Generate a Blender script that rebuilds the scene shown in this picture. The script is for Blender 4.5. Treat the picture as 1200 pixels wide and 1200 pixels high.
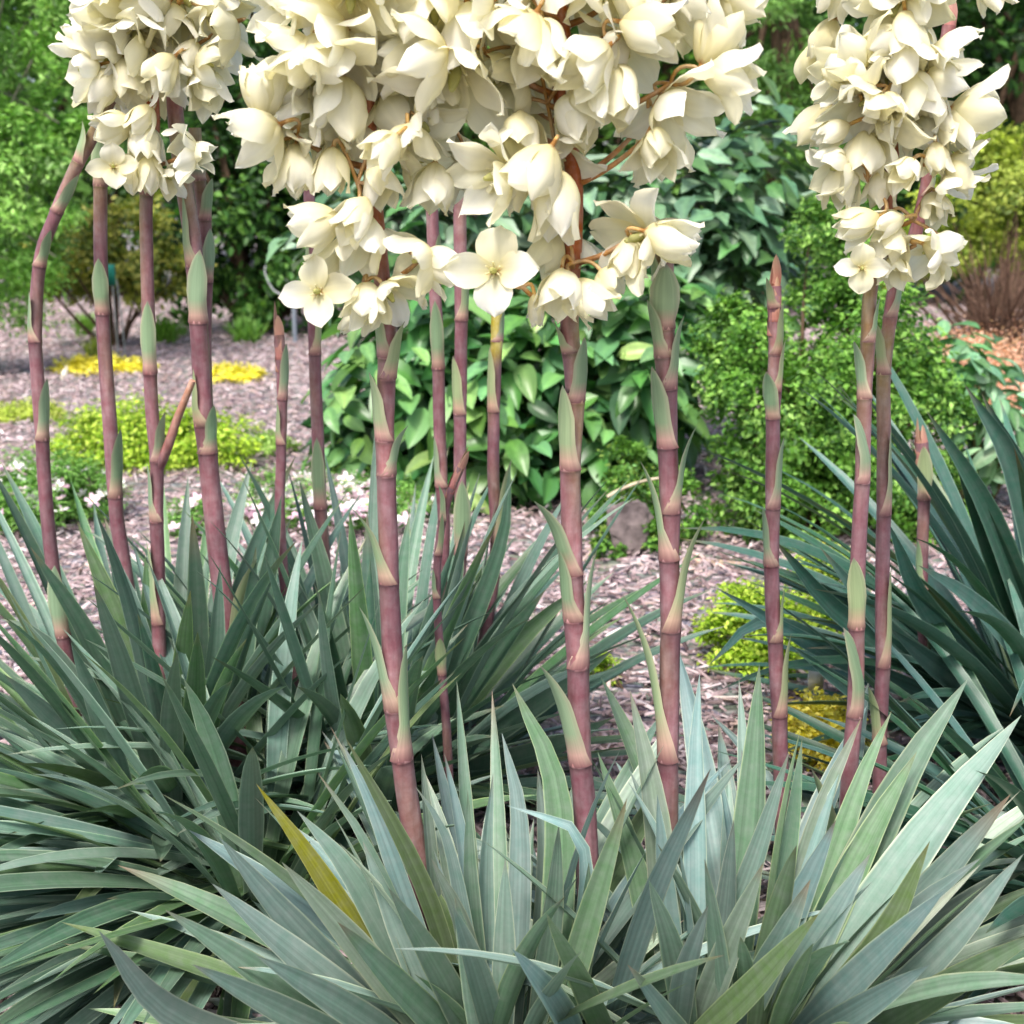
import bpy, math, random
import numpy as np
from mathutils import Vector, Matrix

# ------------------------------------------------------------------ camera, light, exposure
for o in list(bpy.data.objects):
    bpy.data.objects.remove(o)
scene = bpy.context.scene
COL = scene.collection
R = math.radians
CAM_H, PITCH, FOV = 1.10, R(14.0), R(45.0)
cam_d = bpy.data.cameras.new("camera")
cam = bpy.data.objects.new("camera", cam_d)
COL.objects.link(cam)
cam.location = (0, 0, CAM_H)
cam.rotation_euler = (R(90) - PITCH, 0, 0)
cam_d.sensor_width = 36
cam_d.lens = 18 / math.tan(FOV / 2)
cam_d.clip_start, cam_d.clip_end = 0.05, 500
cam_d.dof.use_dof = True
cam_d.dof.focus_distance = 1.62
cam_d.dof.aperture_fstop = 7.0
scene.camera = cam

SUN_EL, SUN_AZ = R(58), R(200)          # high, behind the camera's left shoulder, veiled by cloud
world = bpy.data.worlds.new("World")
scene.world = world
world.use_nodes = True
wn = world.node_tree
sky = wn.nodes.new("ShaderNodeTexSky")
sky.sky_type = 'NISHITA'
sky.sun_disc = False
sky.sun_elevation = SUN_EL
sky.sun_rotation = SUN_AZ
sky.air_density, sky.dust_density, sky.ozone_density = 1.0, 4.0, 0.6
wn.links.new(sky.outputs[0], wn.nodes["Background"].inputs[0])
wn.nodes["Background"].inputs[1].default_value = 0.15
sd = bpy.data.lights.new("sun", 'SUN')
sun = bpy.data.objects.new("sun", sd)
COL.objects.link(sun)
sd.energy, sd.angle, sd.color = 2.4, R(14), (1.0, 0.96, 0.9)
sv = Vector((math.sin(SUN_AZ) * math.cos(SUN_EL), math.cos(SUN_AZ) * math.cos(SUN_EL), math.sin(SUN_EL)))
sun.rotation_euler = sv.to_track_quat('Z', 'Y').to_euler()
sun.location = (0, 0, 8)
scene.view_settings.view_transform = 'Standard'
scene.view_settings.look = 'None'
scene.view_settings.exposure = 0.88
scene.cycles.max_bounces = 6
scene.cycles.diffuse_bounces = 3
scene.cycles.glossy_bounces = 2
scene.cycles.transmission_bounces = 4
scene.view_settings.gamma = 1

# ------------------------------------------------------------------ helpers
random.seed(7)
rng = np.random.default_rng(11)
F = 600 / math.tan(FOV / 2)               # focal length in photo pixels
CR = np.array((1., 0, 0))
CU = np.array((0, math.sin(PITCH), math.cos(PITCH)))
CF = np.array((0, math.cos(PITCH), -math.sin(PITCH)))
CAMP = np.array((0, 0, CAM_H))

def ray(px, py):
    return CF + CR * (px - 600) / F - CU * (py - 600) / F
def P(px, py, Y):
    d = ray(px, py)
    return CAMP + d * (Y / d[1])
def G(px, py, z=0.0):
    d = ray(px, py)
    return CAMP + d * ((z - CAM_H) / d[2])
def mpp(Y):                                # metres per photo pixel at depth Y
    return Y / math.cos(PITCH) / F
def unit(v):
    v = np.asarray(v, float)
    n = np.linalg.norm(v)
    return v / n if n > 1e-9 else v
def lin(h):
    h = h.lstrip('#')
    o = []
    for i in (0, 2, 4):
        c = int(h[i:i + 2], 16) / 255
        o.append(c / 12.92 if c <= .04045 else ((c + .055) / 1.055) ** 2.4)
    return np.array(o)

def mesh_np(name, V, FA, C=None, UV=None, smooth=True):
    """V (n,3); FA (m,k) faces of one size, or a list of such arrays; C (n,3) colour; UV (n,2)"""
    me = bpy.data.meshes.new(name)
    V = np.asarray(V, np.float32)
    if not isinstance(FA, list):
        FA = [FA]
    FA = [np.asarray(f, np.int32) for f in FA if len(f)]
    loops = np.concatenate([f.ravel() for f in FA])
    tot = np.concatenate([np.full(len(f), f.shape[1], np.int32) for f in FA])
    start = np.concatenate(([0], np.cumsum(tot)[:-1])).astype(np.int32)
    me.vertices.add(len(V)); me.vertices.foreach_set("co", V.ravel())
    me.loops.add(len(loops)); me.loops.foreach_set("vertex_index", loops)
    me.polygons.add(len(tot)); me.polygons.foreach_set("loop_start", start)
    me.polygons.foreach_set("loop_total", tot)
    if smooth:
        me.polygons.foreach_set("use_smooth", np.ones(len(tot), bool))
    me.update(calc_edges=True)
    if C is not None:
        a = me.color_attributes.new("Col", 'FLOAT_COLOR', 'POINT')
        a.data.foreach_set("color", np.hstack([np.asarray(C, np.float32), np.ones((len(V), 1), np.float32)]).ravel())
    if UV is not None:
        u = me.uv_layers.new(name="UVMap")
        u.data.foreach_set("uv", np.asarray(UV, np.float32)[loops].ravel())
    return me

def obj(name, me, mat=None, parent=None, loc=None, kind=None, label=None, cat=None, group=None):
    o = bpy.data.objects.new(name, me)
    COL.objects.link(o)
    if mat is not None and me is not None and not me.materials:
        me.materials.append(mat)
    if parent is not None:
        o.parent = parent
    if loc is not None:
        o.location = loc
    if kind: o["kind"] = kind
    if label: o["label"] = label
    if cat: o["category"] = cat
    if group: o["group"] = group
    return o

class Acc:
    """collects grids / tubes / leaves into one mesh; world coordinates minus origin"""
    def __init__(s): s.V, s.Q, s.T, s.C, s.U, s.n = [], [], [], [], [], 0
    def add(s, V, faces, C, U=None):
        V = np.asarray(V, float); faces = np.asarray(faces, int)
        (s.Q if faces.shape[1] == 4 else s.T).append(faces + s.n)
        s.V.append(V); s.n += len(V)
        C = np.asarray(C, float)
        s.C.append(np.tile(C, (len(V), 1)) if C.ndim == 1 else C)
        s.U.append(np.zeros((len(V), 2)) if U is None else U)
    def mesh(s, name, origin=(0, 0, 0), smooth=True):
        fa = ([np.vstack(s.Q)] if s.Q else []) + ([np.vstack(s.T)] if s.T else [])
        return mesh_np(name, np.vstack(s.V) - np.asarray(origin), fa, np.vstack(s.C), np.vstack(s.U), smooth)

def grid_faces(n, m, wrap=False):
    """n rows of m points"""
    i = np.arange(n - 1)[:, None]
    k = m if wrap else m - 1
    j = np.arange(k)[None, :]
    j2 = (j + 1) % m
    return np.stack([i * m + j, i * m + j2, (i + 1) * m + j2, (i + 1) * m + j], -1).reshape(-1, 4)

def frames(pts, ref):
    t = np.gradient(pts, axis=0)
    t /= np.linalg.norm(t, axis=1)[:, None] + 1e-12
    s = np.cross(t, ref); s /= np.linalg.norm(s, axis=1)[:, None] + 1e-12
    n = np.cross(s, t)
    return t, s, n

def tube(acc, pts, rad, col, k=6, ref=(0.3, -1, 0.2), cap=True):
    pts = np.asarray(pts, float); n = len(pts)
    rad = np.broadcast_to(np.asarray(rad, float), (n,))
    t, s, nn = frames(pts, np.asarray(ref, float))
    a = np.arange(k) * 2 * math.pi / k
    V = pts[:, None] + rad[:, None, None] * (np.cos(a)[None, :, None] * nn[:, None] + np.sin(a)[None, :, None] * s[:, None])
    V = V.reshape(-1, 3)
    col = np.asarray(col, float)
    C = np.tile(col, (n * k, 1)) if col.ndim == 1 else (np.repeat(col, k, axis=0) if col.ndim == 2 else col.reshape(-1, 3))
    U = np.stack([np.tile(a / 6.2832, n), np.repeat(np.linspace(0, 1, n), k)], 1)
    acc.add(V, grid_faces(n, k, True), C, U)
    if cap:
        for e, r in ((0, 1), (n - 1, -1)):
            c = pts[e]
            idx = np.arange(k)
            Vv = np.vstack([V[e * k:(e + 1) * k], c])
            f = np.stack([idx, np.roll(idx, r), np.full(k, k)], 1)
            acc.add(Vv, f, C[e * k])

def bez(a, b, c, n):
    t = np.linspace(0, 1, n)[:, None]
    return (1 - t) ** 2 * a + 2 * t * (1 - t) * b + t ** 2 * c

def resample(pts, n):
    """smooth Catmull-Rom through pts, n even samples"""
    pts = np.asarray(pts, float)
    Q = np.vstack([2 * pts[0] - pts[1], pts, 2 * pts[-1] - pts[-2]])
    out = []
    for i in range(1, len(Q) - 2):
        t = np.linspace(0, 1, 12, endpoint=False)[:, None]
        p0, p1, p2, p3 = Q[i - 1], Q[i], Q[i + 1], Q[i + 2]
        out.append(.5 * (2 * p1 + (p2 - p0) * t + (2 * p0 - 5 * p1 + 4 * p2 - p3) * t ** 2 + (3 * p1 - p0 - 3 * p2 + p3) * t ** 3))
    out = np.vstack(out + [pts[-1:]])
    d = np.concatenate(([0], np.cumsum(np.linalg.norm(np.diff(out, axis=0), axis=1))))
    q = np.linspace(0, d[-1], n)
    return np.stack([np.interp(q, d, out[:, k]) for k in range(out.shape[1])], 1)

# ------------------------------------------------------------------ materials
def base_mat(name):
    m = bpy.data.materials.new(name)
    m.use_nodes = True
    nt = m.node_tree
    nt.nodes.clear()
    return m, nt, nt.nodes.new, nt.links.new

def plant_mat(name, rough=.5, spec=.35, trans=.25, noise_scale=60, noise_amt=.25, objvar=.0, streak=False, huevar=.0, tint=(1, 1, 1), bump=0.0, scale3=(1, 1, 1), mottle=0.0):
    """vertex colour x noise, part translucent"""
    m, nt, N, L = base_mat(name)
    out = N("ShaderNodeOutputMaterial")
    at = N("ShaderNodeAttribute"); at.attribute_name = "Col"
    tc = N("ShaderNodeTexCoord")
    mp = N("ShaderNodeMapping"); mp.inputs["Scale"].default_value = scale3
    nz = N("ShaderNodeTexNoise"); nz.inputs["Scale"].default_value = noise_scale; nz.inputs["Detail"].default_value = 4
    if streak:
        L(tc.outputs["UV"], mp.inputs[0]); mp.inputs["Scale"].default_value = (1.0, 0.05, 1)
        oi0 = N("ShaderNodeObjectInfo")
        cx = N("ShaderNodeCombineXYZ"); L(oi0.outputs["Random"], cx.inputs[2])
        mul = N("ShaderNodeVectorMath"); mul.operation = 'SCALE'; mul.inputs["Scale"].default_value = 40
        L(cx.outputs[0], mul.inputs[0]); L(mul.outputs[0], mp.inputs["Location"])
    else:
        L(tc.outputs["Object"], mp.inputs[0])
    L(mp.outputs[0], nz.inputs["Vector"])
    mr = N("ShaderNodeMapRange")
    mr.inputs["From Min"].default_value = .3; mr.inputs["From Max"].default_value = .7
    mr.inputs["To Min"].default_value = 1 - noise_amt; mr.inputs["To Max"].default_value = 1 + noise_amt
    L(nz.outputs["Fac"], mr.inputs[0])
    hsv = N("ShaderNodeHueSaturation")
    L(at.outputs["Color"], hsv.inputs["Color"])
    oi = N("ShaderNodeObjectInfo")
    mv = N("ShaderNodeMapRange"); mv.inputs["To Min"].default_value = 1 - objvar; mv.inputs["To Max"].default_value = 1 + objvar
    L(oi.outputs["Random"], mv.inputs[0])
    mm = N("ShaderNodeMath"); mm.operation = 'MULTIPLY'
    L(mv.outputs[0], mm.inputs[0]); L(mr.outputs[0], mm.inputs[1])
    L(mm.outputs[0], hsv.inputs["Value"])
    if huevar:
        m7 = N("ShaderNodeMath"); m7.operation = 'MULTIPLY'; m7.inputs[1].default_value = 7.31
        fr = N("ShaderNodeMath"); fr.operation = 'FRACT'
        mh = N("ShaderNodeMapRange"); mh.inputs["To Min"].default_value = .5 - huevar; mh.inputs["To Max"].default_value = .5 + huevar
        L(oi.outputs["Random"], m7.inputs[0]); L(m7.outputs[0], fr.inputs[0]); L(fr.outputs[0], mh.inputs[0]); L(mh.outputs[0], hsv.inputs["Hue"])
    if mottle:
        n2 = N("ShaderNodeTexNoise"); n2.inputs["Scale"].default_value = 55; n2.inputs["Detail"].default_value = 6; n2.inputs["Roughness"].default_value = .65
        L(tc.outputs["Object"], n2.inputs["Vector"])
        m2 = N("ShaderNodeMapRange"); m2.inputs["From Min"].default_value = .32; m2.inputs["From Max"].default_value = .68
        m2.inputs["To Min"].default_value = 1 - mottle; m2.inputs["To Max"].default_value = 1 + mottle
        L(n2.outputs["Fac"], m2.inputs[0])
        m3 = N("ShaderNodeMath"); m3.operation = 'MULTIPLY'; L(mm.outputs[0], m3.inputs[0]); L(m2.outputs[0], m3.inputs[1])
        L(m3.outputs[0], hsv.inputs["Value"])
        m4 = N("ShaderNodeMapRange"); m4.inputs["From Min"].default_value = .3; m4.inputs["From Max"].default_value = .7
        m4.inputs["To Min"].default_value = 1.2; m4.inputs["To Max"].default_value = .72
        L(n2.outputs["Fac"], m4.inputs[0]); L(m4.outputs[0], hsv.inputs["Saturation"])
    pb = N("ShaderNodeBsdfPrincipled")
    pb.inputs["Roughness"].default_value = rough
    pb.inputs["Specular IOR Level"].default_value = spec
    L(hsv.outputs[0], pb.inputs["Base Color"])
    if bump:
        bp = N("ShaderNodeBump"); bp.inputs["Strength"].default_value = bump; bp.inputs["Distance"].default_value = .002
        L(nz.outputs["Fac"], bp.inputs["Height"]); L(bp.outputs[0], pb.inputs["Normal"])
    if trans > 0:
        tr = N("ShaderNodeBsdfTranslucent")
        tm = N("ShaderNodeMix"); tm.data_type = 'RGBA'; tm.blend_type = 'MULTIPLY'; tm.inputs[0].default_value = 1
        L(hsv.outputs[0], tm.inputs[6]); tm.inputs[7].default_value = (*tint, 1)
        L(tm.outputs[2], tr.inputs["Color"])
        mx = N("ShaderNodeMixShader"); mx.inputs[0].default_value = trans
        L(pb.outputs[0], mx.inputs[1]); L(tr.outputs[0], mx.inputs[2]); L(mx.outputs[0], out.inputs[0])
    else:
        L(pb.outputs[0], out.inputs[0])
    return m

M_YUCCA = plant_mat("yucca_leaf", rough=.42, spec=.45, trans=.10, noise_scale=9, noise_amt=.22, objvar=.22, streak=True, huevar=.018, tint=(1.1, 1.2, .6), bump=.25, mottle=.07)
M_STEM = plant_mat("flower_stem", rough=.42, spec=.45, trans=0, noise_scale=120, noise_amt=.26, objvar=.08, bump=.2, scale3=(1, 1, .16), mottle=.14)
M_BRACT = plant_mat("bract", rough=.5, spec=.35, trans=.12, noise_scale=14, noise_amt=.12, objvar=.10, streak=True, huevar=.012)
M_PETAL = plant_mat("petal", rough=.65, spec=.15, trans=.50, noise_scale=6, noise_amt=.05, objvar=.05, streak=True, tint=(1, .99, .84))
M_FOL = plant_mat("foliage", rough=.5, spec=.3, trans=.3, noise_scale=1.3, noise_amt=.22, tint=(1.1, 1.2, .5))
M_BROAD = plant_mat("broad_leaf", rough=.38, spec=.5, trans=.2, noise_scale=5, noise_amt=.22, objvar=.32, huevar=.02, tint=(1.1, 1.2, .5))
M_BARK = plant_mat("bark", rough=.9, spec=.1, trans=0, noise_scale=25, noise_amt=.4)
M_CHIP = plant_mat("mulch_chip", rough=.85, spec=.15, trans=0, noise_scale=30, noise_amt=.3)
M_STONE = plant_mat("stone", rough=.9, spec=.2, trans=0, noise_scale=20, noise_amt=.4, bump=1.0)
M_PLAIN = plant_mat("plain", rough=.5, spec=.4, trans=0, noise_scale=20, noise_amt=.08)

def ground_mat():
    m, nt, N, L = base_mat("mulch_soil")
    out = N("ShaderNodeOutputMaterial"); pb = N("ShaderNodeBsdfPrincipled")
    tc = N("ShaderNodeTexCoord")
    a = N("ShaderNodeTexNoise"); a.inputs["Scale"].default_value = 45; a.inputs["Detail"].default_value = 8
    b = N("ShaderNodeTexVoronoi"); b.inputs["Scale"].default_value = 32; b.inputs["Randomness"].default_value = 1
    w = N("ShaderNodeMapping"); w.inputs["Scale"].default_value = (.6, 1.3, 1)
    L(tc.outputs["Object"], a.inputs["Vector"]); L(tc.outputs["Object"], w.inputs[0]); L(w.outputs[0], b.inputs["Vector"])
    r = N("ShaderNodeValToRGB")
    r.color_ramp.elements[0].position = .3; r.color_ramp.elements[0].color = (.055, .036, .032, 1)
    r.color_ramp.elements[1].position = .72; r.color_ramp.elements[1].color = (.34, .27, .26, 1)
    L(a.outputs["Fac"], r.inputs[0])
    mx = N("ShaderNodeMix"); mx.data_type = 'RGBA'; mx.blend_type = 'OVERLAY'; mx.inputs[0].default_value = .5
    L(r.outputs[0], mx.inputs[6]); L(b.outputs["Color"], mx.inputs[7])
    hs = N("ShaderNodeHueSaturation"); hs.inputs["Saturation"].default_value = .45; L(mx.outputs[2], hs.inputs["Color"])
    bp = N("ShaderNodeBump"); bp.inputs["Strength"].default_value = .8; bp.inputs["Distance"].default_value = .02
    L(b.outputs["Distance"], bp.inputs["Height"]); L(bp.outputs[0], pb.inputs["Normal"])
    L(hs.outputs[0], pb.inputs["Base Color"]); pb.inputs["Roughness"].default_value = .95
    L(pb.outputs[0], out.inputs[0])
    return m

# ------------------------------------------------------------------ ground and mulch
S = 200.
n = 2
gv = [(-S, -S, 0), (S, -S, 0), (S, S, 0), (-S, S, 0)]
obj("ground", mesh_np("ground", gv, np.array([[0, 1, 2, 3]]), smooth=False), ground_mat(), kind="structure",
    label="flat ground covered with pinkish grey shredded bark mulch", cat="ground")

def mulch():
    N = 105000
    # density falls with distance, roughly even on the picture
    y = 1.0 + 14.0 * rng.random(N) ** 1.9
    x = (rng.random(N) - .5) * 2 * (0.55 * y + .5)
    ln = .012 + .034 * rng.random(N) ** 2 + .0032 * y
    wd = ln * (.10 + .28 * rng.random(N) ** 1.5)
    th = .002 + .004 * rng.random(N)
    yaw = rng.random(N) * 6.283
    til = rng.normal(0, .28, N); rol = rng.normal(0, .3, N)
    a = np.stack([np.cos(yaw) * np.cos(til), np.sin(yaw) * np.cos(til), np.sin(til)], 1)
    up = np.stack([np.sin(rol) * np.sin(yaw), -np.sin(rol) * np.cos(yaw), np.cos(rol)], 1)
    b = np.cross(up, a); b /= np.linalg.norm(b, axis=1)[:, None]
    c = np.cross(a, b)
    ctr = np.stack([x, y, .004 + .014 * rng.random(N) + np.abs(np.sin(til)) * ln * .4], 1)
    tpl = np.array([(-1, -.7, 0), (1, -.45, 0), (.9, .55, 0), (-.85, .8, 0), (-.95, -.6, 1), (.95, -.4, 1), (.85, .5, 1), (-.8, .7, 1)], float)
    V = ctr[:, None] + tpl[None, :, 0, None] * (a * ln[:, None] * .5)[:, None] + tpl[None, :, 1, None] * (b * wd[:, None] * .5)[:, None] + tpl[None, :, 2, None] * (c * th[:, None])[:, None]
    fq = np.array([(4, 5, 6, 7), (0, 1, 5, 4), (1, 2, 6, 5), (2, 3, 7, 6), (3, 0, 4, 7)])
    FA = (np.arange(N)[:, None, None] * 8 + fq[None]).reshape(-1, 4)
    pal = np.array([lin(h) for h in ("#bba9ab", "#a89496", "#8f7b7c", "#cfc1c2", "#735f5e", "#9a8788", "#bda69e", "#54454a")])
    C = pal[rng.choice(8, N, p=[.2, .2, .16, .12, .1, .12, .06, .04])] * (.75 + .5 * rng.random((N, 1)))
    C = np.repeat(C, 8, axis=0)
    return mesh_np("mulch_chips", V.reshape(-1, 3), FA, C, smooth=False)
obj("mulch_chips", mulch(), M_CHIP, kind="stuff", label="loose pinkish grey shredded bark chips lying over the ground", cat="mulch")

# ------------------------------------------------------------------ foliage clouds
TPL = {  # points along (x across, y along, z fold), triangles
    'ovate': (np.array([(0, 0, 0), (-.5, .38, .10), (.5, .38, .10), (-.34, .72, .07), (.34, .72, .07), (0, 1, -.04), (0, .5, -.03)]),
              np.array([(0, 6, 1), (0, 2, 6), (1, 6, 3), (2, 4, 6), (3, 6, 5), (4, 5, 6)])),
    'small': (np.array([(0, 0, 0), (-.5, .5, .12), (.5, .5, .12), (0, 1, 0)]), np.array([(0, 3, 1), (0, 2, 3)])),
}
def leaf_cloud(n, blobs, size, colors, tpl='small', aspect=.5, clumps=60, clump_r=.16, upb=.4, hollow=.3, droop=.2, seed=0, ground=True, weights=None, shell=False):
    g = np.random.default_rng(seed)
    B = np.array([b[0] for b in blobs], float); Rr = np.array([b[1] for b in blobs], float)
    w = (Rr.prod(1)) ** (2 / 3); w /= w.sum()
    bi = g.choice(len(B), clumps, p=w)
    d = g.normal(size=(clumps, 3)); d /= np.linalg.norm(d, axis=1)[:, None]
    rad = 1 - hollow * g.random(clumps) ** 1.4 if not shell else np.full(clumps, 1.)
    cc = B[bi] + d * Rr[bi] * rad[:, None]
    cw = .4 + g.random(clumps); cw /= cw.sum()
    ci = g.choice(clumps, n, p=cw)
    off = g.normal(size=(n, 3)) * clump_r * Rr[bi[ci]].mean(1)[:, None] * np.array((1, 1, .75))
    pos = cc[ci] + off
    outw = (pos - B[bi[ci]]) / Rr[bi[ci]]
    outw /= np.linalg.norm(outw, axis=1)[:, None] + 1e-9
    nor = outw * .6 + np.array((0, 0, upb)) + g.normal(size=(n, 3)) * .5
    nor /= np.linalg.norm(nor, axis=1)[:, None] + 1e-9
    al = outw * .8 + g.normal(size=(n, 3)) * .8 - np.array((0, 0, droop))
    al -= nor * (al * nor).sum(1)[:, None]
    al /= np.linalg.norm(al, axis=1)[:, None] + 1e-9
    sx = np.cross(al, nor)
    if ground:
        keep = pos[:, 2] > .01
        pos, nor, al, sx, ci = pos[keep], nor[keep], al[keep], sx[keep], ci[keep]; n = len(pos)
    sz = size * (.65 + .7 * g.random(n))
    t, f = TPL[tpl]
    V = pos[:, None] + t[None, :, 0, None] * (sx * (sz * aspect)[:, None])[:, None] + t[None, :, 1, None] * (al * sz[:, None])[:, None] + t[None, :, 2, None] * (nor * sz[:, None])[:, None]
    FA = (np.arange(n)[:, None, None] * len(t) + f[None]).reshape(-1, 3)
    pal = np.array([lin(c) if isinstance(c, str) else c for c in colors])
    clc = g.random(clumps)
    k = np.clip((clc[ci] * .6 + g.random(n) * .4) * len(pal), 0, len(pal) - 1).astype(int)
    C = pal[k] * (.7 + .6 * g.random((n, 1)))
    return V.reshape(-1, 3), FA, np.repeat(C, len(t), axis=0)

def woody(acc, base, blobs, r0, nb=9, seed=0, col=None, trunk_to=None):
    g = random.Random(seed)
    col = lin("#5b4a3c") if col is None else col
    base = np.asarray(base, float)
    for i in range(nb):
        b, rr = blobs[i % len(blobs)]
        tip = np.asarray(b) + np.array([g.uniform(-.7, .7) * rr[0], g.uniform(-.7, .7) * rr[1], g.uniform(-.2, .75) * rr[2]])
        if trunk_to is not None:
            st = base + (np.asarray(trunk_to) - base) * g.uniform(.35, 1)
        else:
            st = base + np.array([g.uniform(-.06, .06), g.uniform(-.06, .06), -.02])
        mid = (st + tip) / 2 + np.array([g.uniform(-.1, .1), g.uniform(-.1, .1), .12 * rr[2]])
        tube(acc, bez(st, mid, tip, 8), np.linspace(r0 * (.5 if trunk_to is not None else 1), r0 * .12, 8), col, 5)
    if trunk_to is not None:
        tt = np.asarray(trunk_to, float)
        pts = resample([base - (0, 0, .05), base * .6 + tt * .4 + np.array([g.uniform(-.05, .05), 0, 0]), tt], 12)
        tube(acc, pts, np.linspace(r0 * 1.25, r0 * .55, 12), col, 8)

def plant(name, label, cat, loc, group=None):
    return obj(name, None, loc=tuple(loc), label=label, cat=cat, group=group)

def shrub(name, label, cat, base, blobs, nleaf, size, colors, r0=.02, nb=10, stems="stem", crown="foliage", trunk_to=None, seed=0, group=None, stemcol=None, **kw):
    base = np.asarray(base, float)
    p = plant(name, label, cat, base, group)
    a = Acc(); woody(a, base, blobs, r0, nb, seed, stemcol, trunk_to)
    obj(stems, a.mesh(stems, base), M_BARK, p)
    V, FA, C = leaf_cloud(nleaf, blobs, size, colors, seed=seed + 100, **kw)
    obj(crown, mesh_np(crown, V - base, FA, C, smooth=False), M_FOL, p, kind="stuff")
    return p

def blob(px, py, Y, rx, ry, rz):           # ellipsoid: centre pixel at depth Y, half sizes in photo pixels (x, z) and metres (y)
    return (P(px, py, Y), (rx * mpp(Y), ry, rz * mpp(Y)))

# ---------------- far trees, back row
DK = ["#2e4a26", "#3c5e2c", "#4a7034", "#26401f", "#587f3c"]
MD = ["#4d7535", "#5e8a3e", "#6f9c48", "#3d6130", "#7cab52"]
LT = ["#7fae55", "#93c062", "#6f9f4c", "#a4cc72", "#5d8b42"]
def tree(label, px, Y, w, h, colors, n=9000, size=.12, seed=1, aspect=.55, low=.1, r0=.12, clumps=150, cr=.13, **kw):
    x = P(px, 300, Y)[0]
    base = np.array((x, Y, 0.))
    g = random.Random(seed)
    blobs = []
    for i in range(9):
        fz = low + (1 - low) * (i + .5) / 9
        k = math.sin(math.pi * min(1, .25 + .7 * fz)) * .8 + .2
        blobs.append(((x + g.uniform(-.35, .35) * w * k, Y + g.uniform(-.3, .3) * w * k, fz * h), (w * k * g.uniform(.38, .55), w * k * g.uniform(.38, .5), h * g.uniform(.13, .2))))
    return shrub("tree", label, "tree", base, blobs, n, size, colors, r0=r0, nb=14, stems="trunk", crown="crown", trunk_to=(x, Y, h * .75), seed=seed, clumps=clumps, clump_r=cr, hollow=.7, aspect=aspect, **kw)

tree("mid green tree behind the golden shrub and the feathery tree", 130, 15.5, 4.2, 6.5, MD, 13000, .15, 21)
tree("deep green tree behind the dark rounded bush", 330, 16, 4.5, 6.5, DK, 12000, .16, 22)
tree("mid green tree showing only in gaps between the two largest flower heads", 560, 16.5, 4.5, 7, MD, 9000, .17, 23)
tree("mid green tree rising behind the tall bluish broadleaf shrub", 780, 16, 4.2, 7, MD, 12000, .15, 24)
tree("soft pale green narrow conifer behind the tall bluish broadleaf shrub", 905, 12.5, 1.8, 5.5, ["#5f8a44", "#74a051", "#86b25c", "#4a7338"], 16000, .10, 25, aspect=.22)
tree("dark leafy tree between the pale conifer and the yellow-green shrub", 1030, 15.5, 4.2, 6.5, DK, 14000, .15, 26)
tree("dark green tree towering over the yellow-green rounded shrub", 1190, 13.5, 3.6, 6.0, ["#2f5426", "#3f6a30", "#52803c", "#27471f", "#6a994c"], 14000, .14, 27)
# far-off wood closing the view
def far_wood():
    blobs = [((x, 24 + 2 * math.sin(x * 1.7), 3.2 + .8 * math.sin(x * 2.3)), (2.4, 1.6, 3.4)) for x in np.linspace(-17, 17, 15)]
    V, FA, C = leaf_cloud(42000, blobs, .34, DK + MD[:2], seed=77, clumps=600, clump_r=.16, hollow=.35, tpl='ovate', aspect=.6)
    obj("far_wood", mesh_np("far_wood", V, FA, C, smooth=False), M_FOL, kind="stuff", label="far-off green wood closing the view behind the garden", cat="wood")
far_wood()

# feathery light tree on the left
fb = [blob(30, 60, 8.2, 95, .5, 75), blob(-20, 190, 8.0, 120, .6, 90), blob(60, 190, 8.3, 55, .4, 75), blob(30, 300, 8.2, 60, .45, 70), blob(-60, 320, 8.0, 110, .5, 80), blob(-30, -60, 8.2, 130, .6, 90), blob(70, -40, 8.3, 70, .5, 60)]
xb = P(-10, 400, 8.2)
shrub("feathery_tree", "feathery bright green tree reaching the ground at the mulch's edge", "tree", (xb[0], 8.2, 0), fb, 30000, .055, ["#7fb04c", "#92c65c", "#a9d676", "#6a9a45", "#86a86a"], r0=.03, nb=26,
      stems="trunk", crown="crown", trunk_to=(xb[0], 8.2, 1.9), seed=31, clumps=150, clump_r=.14, hollow=.85, aspect=.34, stemcol=lin("#8d867a"))

# dark rounded bush and yellowish shrub on the left
db = [blob(290, 200, 11.0, 75, .7, 140), blob(230, 260, 10.8, 90, .6, 120), blob(330, 290, 10.8, 70, .6, 105), blob(370, 180, 11.1, 80, .7, 140), blob(285, 90, 11.3, 60, .5, 70), blob(415, 310, 11, 70, .6, 90)]
shrub("holly_bush", "large dark green rounded bush behind the thickest leaning flower stalk", "bush", (P(300, 380, 11)[0], 11, 0), db, 17000, .085, ["#28481f", "#355a28", "#1f3a1b", "#477334", "#6a9645", "#2c4e24"], r0=.05, nb=16,
      seed=32, clumps=170, clump_r=.13, hollow=.5, tpl='ovate', aspect=.55)
yb = [blob(100, 295, 9.8, 45, .4, 50), blob(160, 290, 9.9, 55, .4, 62), blob(190, 320, 9.8, 40, .3, 35), blob(65, 315, 9.7, 30, .3, 30)]
shrub("golden_shrub", "yellowish olive shrub in front of the dark bush, beside the teal tag", "shrub", (P(130, 350, 9.8)[0], 9.8, 0), yb, 6500, .055, ["#8d9440", "#a3a648", "#6f7f38", "#b3b25a", "#58702f"], r0=.02, nb=12,
      seed=33, clumps=80, clump_r=.15, hollow=.6, tpl='ovate')

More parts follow.
